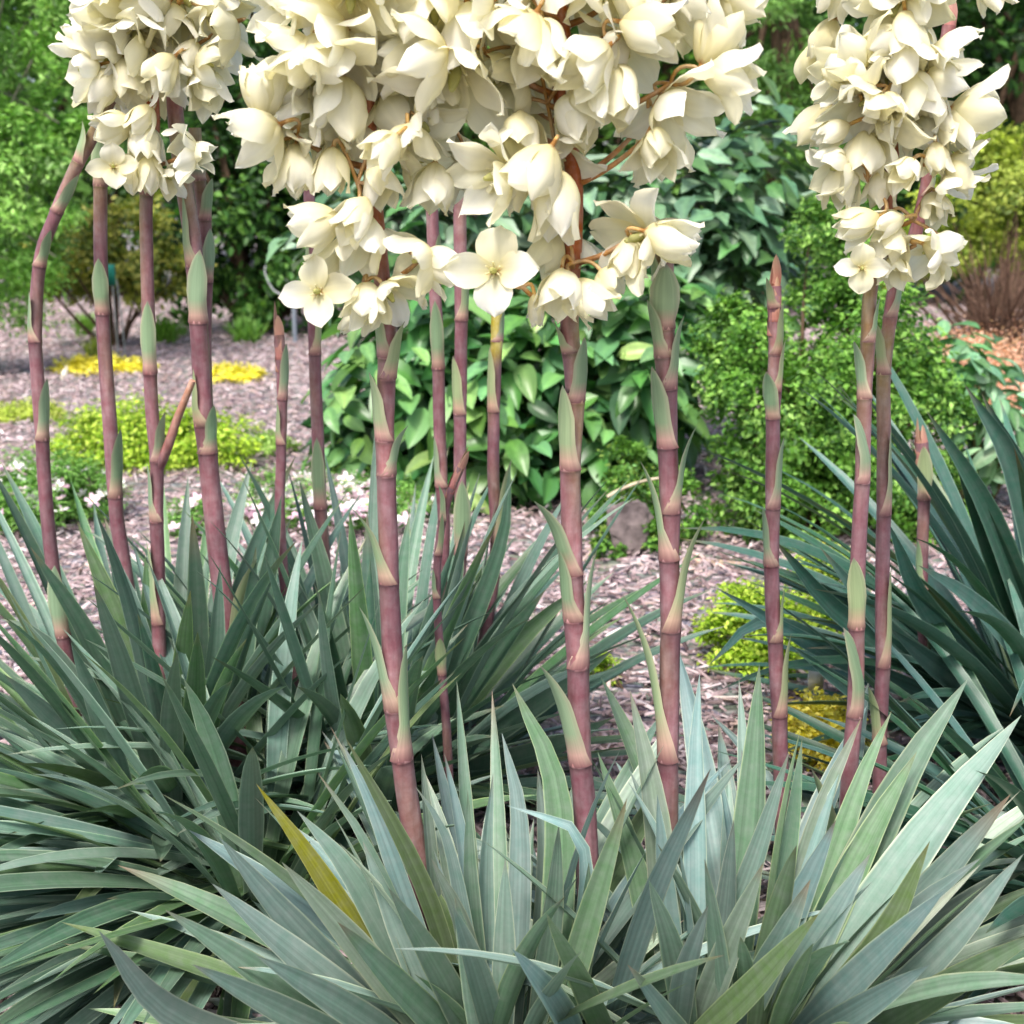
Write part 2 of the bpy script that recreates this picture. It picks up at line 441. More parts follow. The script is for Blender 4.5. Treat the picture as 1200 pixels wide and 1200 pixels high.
# right background shrubs
yr = [blob(1160, 230, 8.6, 60, .45, 55), blob(1200, 200, 8.7, 60, .5, 50), blob(1115, 260, 8.5, 45, .35, 50), blob(1060, 300, 8.5, 50, .35, 50), blob(1215, 260, 8.8, 60, .5, 60)]
shrub("yellow_green_shrub", "yellow-green rounded shrub above the bare brown twiggy mound", "shrub", (P(1160, 330, 8.6)[0], 8.6, 0), yr, 14000, .045, ["#9aab3e", "#adbd4a", "#86993a", "#bccb5e", "#6d8432"], r0=.02, nb=14, seed=34, clumps=120, clump_r=.14, hollow=.5)
tw = P(1185, 300, 7.6)
tp = plant("twiggy_shrub", "bare brown twiggy mound under the yellow-green shrub", "shrub", (tw[0], 7.6, 0))
a = Acc(); g_ = random.Random(5)
for i in range(260):
    th = g_.uniform(0, 6.283); e = g_.uniform(.25, 1.5); l = g_.uniform(.45, .8)
    d = np.array((math.cos(th) * math.cos(e), math.sin(th) * math.cos(e), math.sin(e)))
    s0 = np.array((tw[0] + g_.uniform(-.1, .1), 7.6 + g_.uniform(-.1, .1), g_.uniform(0, .3)))
    t0 = s0 + d * l
    tube(a, bez(s0, (s0 + t0) / 2 + np.array([g_.uniform(-.06, .06), g_.uniform(-.06, .06), .05]), t0, 5), np.linspace(.006, .002, 5), lin("#6b5548") * g_.uniform(.6, 1.2), 4, cap=False)
obj("twigs", a.mesh("twigs", (tw[0], 7.6, 0)), M_BARK, tp, kind="stuff")

pc = [((P(1165, 380, 6.6)[0], 6.6, .18), (.42, .7, .2)), ((P(1120, 370, 6.8)[0], 6.8, .2), (.25, .5, .2)), ((P(1230, 380, 6.4)[0], 6.5, .2), (.4, .6, .22))]
shrub("peach_groundcover", "peach-pink low shrub bed at the foot of the brown twiggy mound", "groundcover", (P(1165, 380, 6.6)[0], 6.6, 0), pc, 20000, .018, ["#eebca4", "#e8b096", "#f4cfb8", "#dca288", "#f6dac6"], r0=.006, nb=16, seed=35, clumps=160, clump_r=.16, hollow=.3, upb=.8)

# fine-leaved evergreen shrub, right of centre
eb = [blob(930, 500, 4.1, 95, .3, 105), blob(1010, 440, 4.2, 85, .3, 120), blob(900, 590, 4.0, 75, .25, 65), blob(1000, 580, 4.05, 90, .25, 75), blob(1075, 500, 4.2, 60, .28, 120), blob(985, 300, 4.5, 60, .25, 80), blob(870, 430, 4.2, 55, .25, 75), blob(1080, 610, 4.1, 60, .25, 60), blob(960, 480, 4.45, 140, .2, 150), blob(1000, 600, 4.4, 120, .15, 60)]
shrub("evergreen_shrub", "mid green fine-leaved bushy shrub behind the slender budding stalk", "shrub", (P(960, 650, 4.1)[0], 4.1, 0), eb, 64000, .022, ["#4f7d2f", "#64963a", "#7dae4a", "#3d6628", "#96c25f", "#558436"], r0=.018, nb=24, seed=36, clumps=480, clump_r=.11, hollow=.6, tpl='ovate', aspect=.55)
eb2 = [blob(730, 600, 4.0, 40, .14, 45), blob(700, 630, 3.95, 25, .1, 30), blob(790, 600, 4.0, 40, .14, 50), blob(740, 550, 4.15, 45, .14, 30), blob(712, 645, 3.78, 30, .08, 16), blob(765, 640, 3.80, 26, .08, 26)]
shrub("evergreen_shrub", "low fine-leaved green shrub around the grey rock", "shrub", (P(750, 650, 4.0)[0], 4.05, 0), eb2, 6500, .02, ["#4f7d2f", "#6f9e42", "#3d6628", "#8aa84e"], r0=.008, nb=12, seed=37, clumps=90, clump_r=.14, hollow=.6, tpl='ovate', aspect=.55)

# ------------------------------------------------------------------ broad-leaved shrubs: leaves one by one
def broad_leaf_mesh(seed, lobed=False):
    g = random.Random(seed)
    n = 10 if lobed else 8
    s = np.linspace(0, 1, n)
    w = (.22 if lobed else .225) * np.sin(math.pi * s ** .85) ** .75
    if lobed:
        w = w * (1 + .18 * np.sin(s * math.pi * 4.2 + .4))
        w[-1] = 0
    w[0] = .02; w[-1] = 0.0
    bend = g.uniform(.15, .4)
    V, C = [], []
    for i in range(n):
        y = s[i]; z = -bend * y * y + .12 * y
        for u in (-1, -.5, 0, .5, 1):
            V.append((u * w[i], y, z + .22 * abs(u) * w[i] * 1.6 + g.uniform(-.012, .012)))
            C.append(np.array((1, 1, 1.)) if u else np.array((1.25, 1.2, 1.1)))
    return np.array(V), grid_faces(n, 5), np.array(C)

def broad_shrub(label, base, blobs, nobj, nfill, size, colors, seed, lobed=False):
    base = np.asarray(base, float)
    p = plant("broadleaf_shrub", label, "shrub", base)
    a = Acc(); woody(a, base, blobs, .012, 16, seed, lin("#5d5a3c"))
    obj("stem", a.mesh("stem", base), M_BARK, p)
    g = np.random.default_rng(seed)
    tm = [broad_leaf_mesh(seed + k, lobed) for k in range(4)]
    pal = [lin(c) for c in colors]
    shared = []
    for k in range(4):
        for c in pal:
            V, FA, C = tm[k]
            me = mesh_np("leaf", V, FA, C * c)
            me.materials.append(M_BROAD)
            shared.append(me)
    B = np.array([b[0] for b in blobs]); Rr = np.array([b[1] for b in blobs])
    w = (Rr[:, 0] * Rr[:, 2]); w = w / w.sum()
    acc = Acc()
    for i in range(nobj + nfill):
        bi = g.choice(len(B), p=w)
        d = unit(g.normal(size=3))
        if i < nobj:
            d[1] = -abs(d[1]) * 1.2; d = unit(d)
            rr = g.uniform(.9, 1.08)
        else:
            rr = g.uniform(.45, .95)
        pos = B[bi] + d * Rr[bi] * rr
        if pos[2] < .03: pos[2] = .03 + g.random() * .08
        outw = unit(d / Rr[bi])
        nor = unit(outw * .55 + np.array((0, 0, .75)) + g.normal(size=3) * .33)
        al = outw * .8 + g.normal(size=3) * .55 - np.array((0, 0, .25))
        al = unit(al - nor * al.dot(nor))
        sx = np.cross(al, nor)
        sz = size * g.uniform(.7, 1.25)
        if i < nobj:
            o = obj("leaf", shared[g.integers(len(shared))], None, p)
            mw = Matrix.Identity(4)
            for r in range(3):
                mw[r][0], mw[r][1], mw[r][2], mw[r][3] = sx[r] * sz, al[r] * sz, nor[r] * sz, pos[r] - base[r]
            o.matrix_basis = mw
        else:
            V, FA, C = tm[i % 4]
            acc.add(pos + sz * (V[:, 0:1] * sx + V[:, 1:2] * al + V[:, 2:3] * nor), FA, C * pal[g.integers(len(pal))] * g.uniform(.7, 1.2))
    obj("inner_leaves", acc.mesh("inner_leaves", base), M_BROAD, p, kind="stuff")
    return p

b1 = [blob(480, 480, 4.7, 110, .3, 95), blob(620, 460, 4.75, 110, .3, 105), blob(740, 450, 4.8, 90, .3, 100), blob(560, 540, 4.6, 140, .28, 60), blob(690, 530, 4.65, 70, .25, 65), blob(410, 540, 4.7, 45, .2, 60), blob(700, 370, 4.9, 130, .3, 80), blob(500, 380, 4.9, 90, .3, 80), blob(600, 470, 5.15, 220, .2, 120)]
broad_shrub("green shrub with broad oval leaves behind the thick maroon stalks", (P(600, 600, 4.7)[0], 4.75, 0), b1, 300, 2100, .155, ["#5c8c4c", "#4a7842", "#76a05e", "#385f36", "#6a9664", "#54803c", "#86aa62"], 51)
b2 = [blob(800, 260, 5.5, 100, .35, 100), blob(880, 230, 5.6, 65, .3, 100), blob(730, 260, 5.5, 60, .3, 100), blob(860, 330, 5.4, 70, .3, 80), blob(780, 350, 5.4, 70, .3, 60), blob(560, 280, 5.5, 120, .35, 80), blob(450, 290, 5.5, 90, .3, 80)]
broad_shrub("tall shrub with bluish green lobed leaves behind the biggest flower head", (P(780, 600, 5.6)[0], 5.6, 0), b2, 300, 1300, .16, ["#688f6c", "#567f5a", "#82a484", "#44684a", "#94b096", "#5c8a52"], 52, True)
b3 = [blob(1120, 430, 4.6, 55, .2, 45), blob(1150, 470, 4.5, 55, .2, 45), blob(1180, 520, 4.5, 50, .2, 60)]
broad_shrub("small bluish green broadleaf plant in front of the peach bed", (P(1140, 520, 4.5)[0], 4.5, 0), b3, 90, 150, .11, ["#5a8c58", "#74a47c", "#487348", "#88b08c"], 53)

# ------------------------------------------------------------------ low plants on the mulch
def mat_plant(name, label, px, py, w, h, n, size, colors, seed, hz=.05, d=.25, cat="groundcover", **kw):
    c = G(px, py); Y = c[1]
    rx = w / 2 * mpp(Y)
    g = random.Random(seed)
    blobs = []
    for i in range(6):
        u = (i + .5) / 6 * 2 - 1
        k = math.sqrt(max(.15, 1 - u * u))
        blobs.append(((c[0] + u * rx * .8, Y + g.uniform(-.2, .2) * d, hz * .5), (rx * .34, d * k * g.uniform(.6, .9), hz * g.uniform(.5, 1))))
    return shrub(name, label, cat, c, blobs, n, size, colors, r0=.004, nb=10, seed=seed, clump_r=.2, upb=1.0, hollow=.4, **kw)

YL = ["#efe34a", "#e4d63c", "#f8ee6a", "#cfc43c"]
YG = ["#9fc238", "#b4d244", "#86a92f", "#c8de5a", "#6f9428"]
mat_plant("yellow_groundcover", "bright yellow groundcover patch on mulch beside a pale stick", 122, 436, 115, 20, 4200, .035, YL, 61, .06, .3, clumps=90)
mat_plant("yellow_groundcover", "small bright yellow groundcover patch on mulch beyond the thickest leaning stalk", 280, 445, 70, 18, 2800, .03, YL, 62, .06, .25, clumps=70)
mat_plant("yellow_groundcover", "yellow groundcover at the foot of the twin maroon stalks", 960, 878, 95, 60, 7000, .015, YL + ["#f6ec7a", "#c9b02c"], 63, .075, .2, clumps=150)
mat_plant("golden_mound", "yellow-green mound on open mulch beside the slender bud stalk", 890, 780, 130, 70, 12000, .016, YG, 64, .15, .16, clumps=140)
mat_plant("golden_mound", "yellow-green mound beneath the large dark yucca's arching leaves", 965, 735, 80, 70, 6000, .016, YG + ["#d2c84a"], 65, .16, .14, clumps=110)
mat_plant("golden_mound", "broad yellow-green bushy mound behind the stalk with the forked side shoot", 185, 545, 235, 90, 16000, .024, YG, 66, .19, .3, clumps=210)
mat_plant("golden_mound", "small pale yellow-green mat beyond the green mat dotted with white", 20, 490, 110, 30, 3800, .024, ["#b9c75a", "#a5b94a", "#cdd477"], 67, .06, .3, clumps=80)
mat_plant("golden_mound", "tiny yellow-green tuft beside the stalk with broad pale bracts", 708, 800, 26, 30, 900, .014, YG, 68, .06, .05, clumps=24)
mat_plant("green_mat", "pale green mat adjoining the broad yellow-green bushy mound", 310, 530, 70, 40, 3000, .02, ["#9bbf62", "#86ad52", "#b3cf7c"], 69, .06, .2, clumps=60)

def blossom_mesh():
    a = Acc()
    for k in range(5):
        t = k * 2 * math.pi / 5
        d = np.array((math.cos(t), math.sin(t), .15)); s = np.array((-math.sin(t), math.cos(t), 0))
        V = [(0, 0, 0), d * .5 - s * .3, d * .5 + s * .3, d * 1.0 - s * .2 + (0, 0, .04), d * 1.0 + s * .2 + (0, 0, .04)]
        a.add(V, [(0, 1, 2), (1, 3, 2), (2, 3, 4)], lin("#f4eef0"))
    a.add([(-.1, -.1, .1), (.1, -.1, .1), (.1, .1, .1), (-.1, .1, .1)], [(0, 1, 2, 3)], lin("#d8c860"))
    return a.mesh("blossom")
BLOS = []
for c in ("#ffffff", "#f3d9e4", "#e9c3d6"):
    me = blossom_mesh()
    at = me.color_attributes["Col"]
    arr = np.zeros(len(me.vertices) * 4, np.float32); at.data.foreach_get("color", arr)
    arr = arr.reshape(-1, 4); arr[:-4, :3] *= lin(c); at.data.foreach_set("color", arr.ravel())
    me.materials.append(M_PLAIN)
    BLOS.append(me)
def candytuft(label, px, py, w, hz, d, nleaf, nflow, seed, top=0.8):
    c = G(px, py)
    p = mat_plant("flowering_mat", label, px, py, w, 60, nleaf, .022, ["#6f9f4a", "#84b45a", "#5a8a3e", "#98c46e"], seed, hz, d, aspect=.28, clumps=150)
    g = random.Random(seed + 5)
    rx = w / 2 * mpp(c[1])
    for i in range(nflow):
        u = g.uniform(-1, 1); v = g.uniform(-1, 1)
        if u * u + v * v > 1.1: continue
        h = hz * (1.15 - .55 * (u * u + v * v)) * g.uniform(.85, 1.15)
        o = obj("blossom", BLOS[g.choice((0, 0, 0, 1, 1, 2))], None, p, (u * rx, v * d, h))
        s = g.uniform(.018, .034)
        o.scale = (s, s, s)
        o.rotation_euler = (g.uniform(-.2, 1.1), g.uniform(-.5, .5), g.uniform(0, 6.28))
    return p
candytuft("green mat dotted with white blossoms behind the bent flower stalk", 45, 612, 190, .17, .3, 22000, 200, 71)
candytuft("low mat thick with white and pink blossoms behind the dense narrow-leaved yucca", 395, 606, 230, .11, .34, 12000, 400, 72)
candytuft("small low white-blossomed mat behind the thickest leaning stalk", 225, 625, 60, .09, .15, 3500, 30, 73)

def grass_tuft(label, px, py, h, n, seed, col, w=.10):
    c = G(px, py)
    p = plant("grass_tuft", label, "grass", c)
    a = Acc(); g = random.Random(seed)
    for i in range(n):
        th = g.uniform(0, 6.283); e = g.uniform(.7, 1.5); l = h * g.uniform(.6, 1.1)
        b = np.array((g.uniform(-w, w) * .4, g.uniform(-w, w) * .4, 0))
        d = np.array((math.cos(th) * math.cos(e), math.sin(th) * math.cos(e), math.sin(e)))
        t = b + d * l + np.array((d[0], d[1], -.6)) * l * .25
        pts = bez(b, b + d * l * .6, t, 5)
        s = unit(np.cross(d, (0, 0, 1)) + 1e-3)
        ww = np.array([.5, .9, 1, .7, .05]) * .009
        V = np.stack([pts - s * ww[:, None], pts + s * ww[:, None]], 1).reshape(-1, 3)
        a.add(V, grid_faces(5, 2), lin(col) * g.uniform(.7, 1.3))
    obj("blades", a.mesh("blades"), M_FOL, p, kind="stuff")
grass_tuft("bright green grass tuft beyond the stalk with the forked side shoot", 196, 402, .28, 110, 81, "#7fae45", .2)
grass_tuft("green grass tuft at the foot of the dark rounded bush", 290, 402, .26, 120, 82, "#7aa850", .22)
grass_tuft("small green grass tuft beneath the golden shrub", 100, 395, .26, 80, 83, "#79a24c", .16)
grass_tuft("sparse yellowish grass tuft on mulch behind the bright yellow patch", 110, 420, .2, 50, 84, "#a9b552", .12)

# rock, sticks, tags
def rock(label, px, py, w, h, seed, col="#8b8183"):
    c = G(px, py); k = mpp(c[1])
    import bmesh
    bm = bmesh.new(); bmesh.ops.create_icosphere(bm, subdivisions=4, radius=1)
    g = random.Random(seed)
    dirs = [(unit([g.gauss(0, 1) for _ in range(3)]), g.uniform(.42, .85)) for _ in range(18)]
    for v in bm.verts:
        q = np.array(v.co)
        for d, m_ in dirs:
            t = q.dot(d)
            if t > m_: q = q - d * (t - m_) * .9
        q = q * (1 + .07 * math.sin(q[0] * 7 + seed) * math.sin(q[1] * 6) + .035 * math.cos(q[2] * 17 + q[0] * 13) + .02 * math.sin(q[0] * 31 + q[2] * 23))
        from mathutils import noise as mnoise
        qv = Vector(q)
        q = q * (1 + .16 * mnoise.noise(qv * 2.2 + Vector((seed, 0, 0))) + .09 * mnoise.noise(qv * 5.5) + .05 * mnoise.noise(qv * 13))
        v.co = q * np.array((w / 2 * k, w / 2 * k * .8, h * k * .6))
    me = bpy.data.meshes.new("rock"); bm.to_mesh(me); bm.free()
    a = me.color_attributes.new("Col", 'FLOAT_COLOR', 'POINT')
    for d in a.data: d.color = (*(lin(col) * g.uniform(.8, 1.2)), 1)
    obj("rock", me, M_STONE, None, (c[0], c[1], h * k * .42), label=label, cat="rock")
rock("grey rock half hidden in the low green shrub", 735, 648, 80, 84, 3, "#756a69")
rock("small pale stone lying on mulch before the grey rock", 745, 664, 16, 9, 4, "#cfc6c4")
rock("small dark stone between the white-blossomed mat and the mound", 300, 560, 26, 12, 6, "#57494a")

def stick(label, a_, b_, r, col, bend=.02):
    acc = Acc()
    a_, b_ = np.asarray(a_), np.asarray(b_)
    pts = bez(a_, (a_ + b_) / 2 + np.array((0, .01, bend)), b_, 9)
    tube(acc, pts - a_, np.linspace(r, r * .6, 9) * (1 + .12 * np.sin(np.arange(9) * 2.1)), lin(col), 6)
    obj("stick", acc.mesh("stick"), M_BARK, None, tuple(a_), label=label, cat="stick")
stick("pale dry stick leaning across the grey rock", P(712, 582, 3.78), P(775, 560, 3.72), .006, "#c9b9a0")
stick("long pale stick lying at the foot of the evergreen shrub", G(800, 657, .01), G(905, 664, .01), .011, "#b09a86", .0)
stick("thin whitish stick lying before the yellow groundcover", G(830, 818, .012), G(900, 818, .012), .004, "#d9cfc6", .0)
stick("pale stick resting beside the yellow groundcover patch", G(74, 442, .02), G(88, 415, .05), .02, "#e2d8c8", .02)
stick("dark twig lying on mulch in front of the yellow-green mound", G(285, 552, .012), G(330, 560, .012), .013, "#5d4c48", .0)

def tag_plate(label, px, py, pw, ph, Yp, legs, col):
    c = P(px, py, Yp); k = mpp(Yp)
    p = plant("plant_tag", label, "plant tag", (c[0], Yp, 0))
    a = Acc()
    w, h, t = pw * k / 2, ph * k / 2, .004
    V = np.array([(sx * w, sy * t, c[2] + sz * h + sy * .01) for sx in (-1, 1) for sy in (-1, 1) for sz in (-1, 1)])
    a.add(V, [(0, 1, 3, 2), (4, 6, 7, 5), (0, 4, 5, 1), (2, 3, 7, 6), (1, 5, 7, 3), (0, 2, 6, 4)], lin(col))
    obj("plate", a.mesh("plate", smooth=False), M_PLAIN, p)
    for dx in legs:
        l = Acc(); tube(l, [(dx * k, .006, -.03), (dx * k * .9, .006, c[2] * .5), (dx * k * .6, .006, c[2] - h * .5)], .003 if Yp < 5 else .006, lin("#9aa09c"), 6)
        obj("stake", l.mesh("stake"), M_PLAIN, p)
tag_plate("small teal plant tag on wire legs by the golden shrub", 130, 322, 9, 20, 9.2, (1, 9), "#2f9a84")
tag_plate("small white plant tag beside the twin flower stalks", 956, 796, 18, 16, 2.55, (0,), "#f2f2ee")
c = G(346, 402)
a = Acc(); tube(a, [(0, 0, -.03), (0, 0, .2), (.004, 0, .42)], .02, lin("#7e8690"), 8)
sp = plant("stake", "grey stake with a curved pale wire near the dark bush", "stake", c)
obj("post", a.mesh("post"), M_PLAIN, sp)
a = Acc(); tube(a, resample([(0, 0, .40), (-.06, 0, .38), (-.16, 0, .43), (-.22, 0, .56), (-.21, 0, .62)], 14), .006, lin("#c3c6c8"), 6)
obj("wire", a.mesh("wire"), M_PLAIN, sp)

# ------------------------------------------------------------------ yuccas
def blade(path, wid, ref, fold, cols, twist=0.0):
    """channelled leaf blade. path (n,3); wid (n,); ref: direction the face looks to"""
    n = len(path)
    t, s, nn = frames(path, ref)
    s = -s; nn = -np.cross(s, t)
    nn = np.where((nn @ np.asarray(ref) < 0)[:, None], -nn, nn)
    if twist:
        a = np.linspace(-.3, 1, n)[:, None] * twist
        s, nn = s * np.cos(a) + nn * np.sin(a), nn * np.cos(a) - s * np.sin(a)
    u = np.array((-1, -.88, -.45, 0, .45, .88, 1)); m = len(u)
    V = path[:, None] + s[:, None] * (u[None, :, None] * wid[:, None, None]) + nn[:, None] * (fold * (np.abs(u) ** 1.3)[None, :, None] * wid[:, None, None])
    C = cols(np.linspace(0, 1, n)[:, None], np.abs(u)[None, :])
    U = np.stack([np.tile(u * .5 + .5, n), np.repeat(np.linspace(0, 1, n), m)], 1)
    return V.reshape(-1, 3), grid_faces(n, m), C.reshape(-1, 3), U

def leaf_profile(n):
    s = np.linspace(0, 1, n)
    w = np.interp(s, [0, .12, .3, .45, .65, .82, .94, 1], [.75, .66, .9, 1.0, .86, .55, .22, .0])
    return w

PALS = {  # body, margin, base, tip
    'front': [("#90aca0", "#c4d0b4", "#a9b890", "#a58a72"), ("#84a28c", "#b6c4a0", "#a5b482", "#96806c"), ("#9ab4ac", "#ccd6bf", "#b0bd95", "#a0927a"), ("#7d9c78", "#b0bf90", "#93a86c", "#8f8064"), ("#88a6a2", "#b8c8b0", "#a5b690", "#7d6a5c"), ("#a3b8a2", "#ccd4b4", "#b3bd92", "#a8927a"), ("#74957a", "#a4b88c", "#8ba268", "#86745c")],
    'left': [("#5b7a68", "#90a88a", "#5f7d50", "#7d7a58"), ("#50705c", "#84a07c", "#58784a", "#827a5c"), ("#688670", "#9cb292", "#6a8858", "#8f8a66"), ("#5f8058", "#93ac74", "#688a48", "#8d8a58"), ("#6c8a7c", "#9cb4a0", "#6f8a62", "#8a8468"), ("#7a9484", "#a8bca4", "#7a9066", "#8a8468")],
    'right': [("#46705c", "#7d9e84", "#55784c", "#8a7450"), ("#52796e", "#8ba99a", "#5f8055", "#8d7a55"), ("#3d664d", "#719470", "#4c7040", "#856c48")],
    'olive': [("#8f963a", "#a9ab55", "#8a9440", "#8b6a4c")],
    'green': [("#7d9868", "#a4b684", "#86a05c", "#8f7f52")],
    'pale': [("#c3cdb6", "#d8dccb", "#bcc8a4", "#b7a78a")],
}
DARK = {'front': .76, 'left': .98, 'right': .80, 'olive': .7, 'green': .6, 'pale': .8}
def leaf_cols(pal, g):
    body, mar, bas, tip = [lin(h) for h in g.choice(PALS[pal])]
    k = g.uniform(.72, 1.18) * DARK.get(pal, .62)
    brown = g.uniform(.955, 1.0) if g.random() < .85 else g.uniform(.88, .95)
    def f(v, u):
        v, u = np.broadcast_arrays(v, u)
        b = np.clip((.22 - v) / .22, 0, 1)[..., None] * .55
        e = (np.clip((u - .88) / .12, 0, 1) * .95)[..., None]
        t = np.clip((v - brown) / .06, 0, 1)[..., None]
        c = body * (1 - b) + bas * b
        c = c * (1 - e) + mar * 1.25 * e
        c = c * (1 + .10 * np.clip(1 - u * 3, 0, 1)[..., None])
        return (c * (1 - t) + tip * t) * k
    return f

class Yucca:
    def __init__(s, label, x, Y, pal, seed):
        s.o = plant("yucca_plant", label, "yucca", (x, Y, 0))
        s.base = np.array((x, Y, 0.)); s.pal = pal; s.g = random.Random(seed); s.seed = seed
    def put(s, path, w, ref, fold, pal=None, twist=0., label=None):
        V, FA, C, U = blade(path, w, ref, fold, leaf_cols(pal or s.pal, s.g), twist)
        V = V - s.base
        o = obj("leaf", mesh_np("leaf", V, FA, C, U), M_YUCCA, s.o)
        if label: o["label"] = label
        return o
    def rosette(s, n, L, W, e_rng=(5, 80), droop=(.1, .7), spread=.06, az=None, lift=.05, epow=1.0):
        g = s.g
        for i in range(n):
            f = (i + .5) / n
            e = R(e_rng[1] - (e_rng[1] - e_rng[0]) * f ** epow + g.uniform(-7, 7))
            a = i * 2.39996 + g.uniform(-.35, .35)
            if az is not None: a = R(g.uniform(*az))
            l = L * g.uniform(.72, 1.12) * (.85 + .25 * math.sin(math.pi * min(1, f + .2)))
            dr = g.uniform(*droop)
            hor = np.array((math.cos(a), math.sin(a), 0.))
            # lateral drift so blades are not ruler-straight in plan
            lat = np.array((-math.sin(a), math.cos(a), 0.)) * g.uniform(-.18, .18)
            nseg = 11
            p = s.base + hor * spread * g.uniform(.2, 1) + np.array((g.uniform(-.02, .02), g.uniform(-.02, .02), lift * (1 - f) + .02))
            pts = [p]
            for k in range(nseg):
                q = (k + .5) / nseg
                ee = e - dr * q ** 1.6
                d = hor * math.cos(ee) + np.array((0, 0, math.sin(ee))) + lat * q
                p = p + unit(d) * l / nseg
                pts.append(p)
            pts = np.array(pts)
            pts[:, 2] = np.maximum(pts[:, 2], .018 + .01 * g.random())
            w = W * .5 * g.uniform(.75, 1.15) * leaf_profile(nseg + 1)
            ref = unit(np.array((0, 0, 1.)) * math.cos(e) - hor * math.sin(e) + lat * 1.5)
            pal = 'green' if g.random() < .04 else None
            s.put(pts, w, ref, g.uniform(.22, .55), pal, g.uniform(-.5, .5))
    def hero(s, tip, mid, base, wpx, Yt, Yb=None, pal=None, fold=None, face=0.0, label=None):
        """a blade seen in the photograph: tip, a point on it, root (photo pixels); Yt tip depth"""
        Yb = s.base[1] if Yb is None else Yb
        g = s.g
        T = P(*tip, Yt); B = P(*base, Yb)
        if B[2] < .02: B = np.array((B[0], Yb, .02))
        tl = math.hypot(tip[0] - mid[0], tip[1] - mid[1]); bl = math.hypot(base[0] - mid[0], base[1] - mid[1])
        f = bl / (tl + bl)
        Ym = Yb + (Yt - Yb) * f
        Mi = P(*mid, Ym)
        pts = resample([B, Mi, T], 13)
        w = .5 * wpx * mpp((Yt + Yb) / 2) * leaf_profile(13) * .94
        tow = unit(CAMP - Mi)
        ref = unit(tow + CR * (face + g.uniform(-.35, .35)) + np.array((0, 0, .25)))
        s.put(pts, w, ref, g.uniform(.2, .42) if fold is None else fold, pal, g.uniform(-.25, .25), label)

# ---- stalks
MAR = lin("#80565f") * .86; MAR2 = lin("#986c72") * .90; TAN = lin("#9c8070") * .85; RING = lin("#4d3034"); PINK = lin("#c98e8a"); GRN = lin("#a5a052"); RUST = lin("#96532e"); BASEC = lin("#6d4a4a")

def stem_tube(pts, rad, nodes, headfrac, g, redden, k=12):
    """pts ordered base -> top; nodes: (fraction of the arc length, side the bract stands on)"""
    n = max(40, int(np.linalg.norm(np.diff(pts, axis=0), axis=1).sum() / .009))
    q = np.linspace(0, 1, n)
    q = np.sort(np.concatenate([q] + [[f - .004, f - .0015, f, f + .002, f + .006] for f, o in nodes if .02 < f < .98]))
    p = resample(pts, 400)
    pp = np.stack([np.interp(q, np.linspace(0, 1, 400), p[:, c]) for c in range(3)], 1)
    r = np.interp(q, np.linspace(0, 1, len(rad)), rad)
    t, sd, nn = frames(pp, np.array((.3, -1, .2)))
    a = np.arange(k) * 2 * math.pi / k
    rd = np.cos(a)[None, :, None] * nn[:, None] + np.sin(a)[None, :, None] * sd[:, None]      # radial directions
    ph = [g.uniform(0, 6.28) for _ in range(4)]
    mix = np.clip(.5 + .35 * np.sin(q * 23 + ph[0]) + .25 * np.sin(q * 51 + ph[1]), 0, 1)[:, None, None]
    C = MAR * (1 - mix) + MAR2 * mix + np.zeros((len(q), k, 3))
    tn = np.clip(.35 * np.sin(q * 31 + ph[2])[:, None] + .5 * np.sin(a[None] + ph[3] + q[:, None] * 9) - .25, 0, .6)[..., None]
    C = C * (1 - tn) + TAN * tn
    low = np.clip((.14 - q) / .14, 0, 1)[:, None, None] * .7
    C = C * (1 - low) + lin("#6f5c40") * low
    off = np.zeros((len(q), 3))
    for f, o in nodes:
        d = q - f
        w = np.clip(.5 + .75 * (rd @ o), 0, 1)[..., None]                                       # strongest under the bract
        off += o * (np.exp(-(d / .02) ** 2) * .10)[:, None] * r[:, None]
        up = (np.exp(-np.clip(d, 0, 1) / .018) * (d >= 0))[:, None, None] * .6 * w
        C = C * (1 - up) + PINK * up
        dn = (np.exp(-np.clip(-d, 0, 1) / .035) * (d < 0))[:, None, None] * .45 * w
        C = C * (1 - dn) + MAR * .6 * dn
        ring = np.exp(-((d + .0015) / .0017) ** 2)[:, None, None] * .9 * w
        C = C * (1 - ring) + RING * ring
        r = r * (1 + .05 * np.exp(-(d / .004) ** 2))
    hf = np.clip((q - headfrac) / .04, 0, 1)[:, None, None]
    pre = np.clip((q - headfrac + .14) / .14, 0, 1)[:, None, None] * (1 - hf) * .5 * np.clip(.6 + .6 * np.sin(a[None, :, None] + ph[1]), 0, 1)
    C = C * (1 - pre) + GRN * pre
    C = C * (1 - hf) + redden * hf
    return pp + off, r, C, q

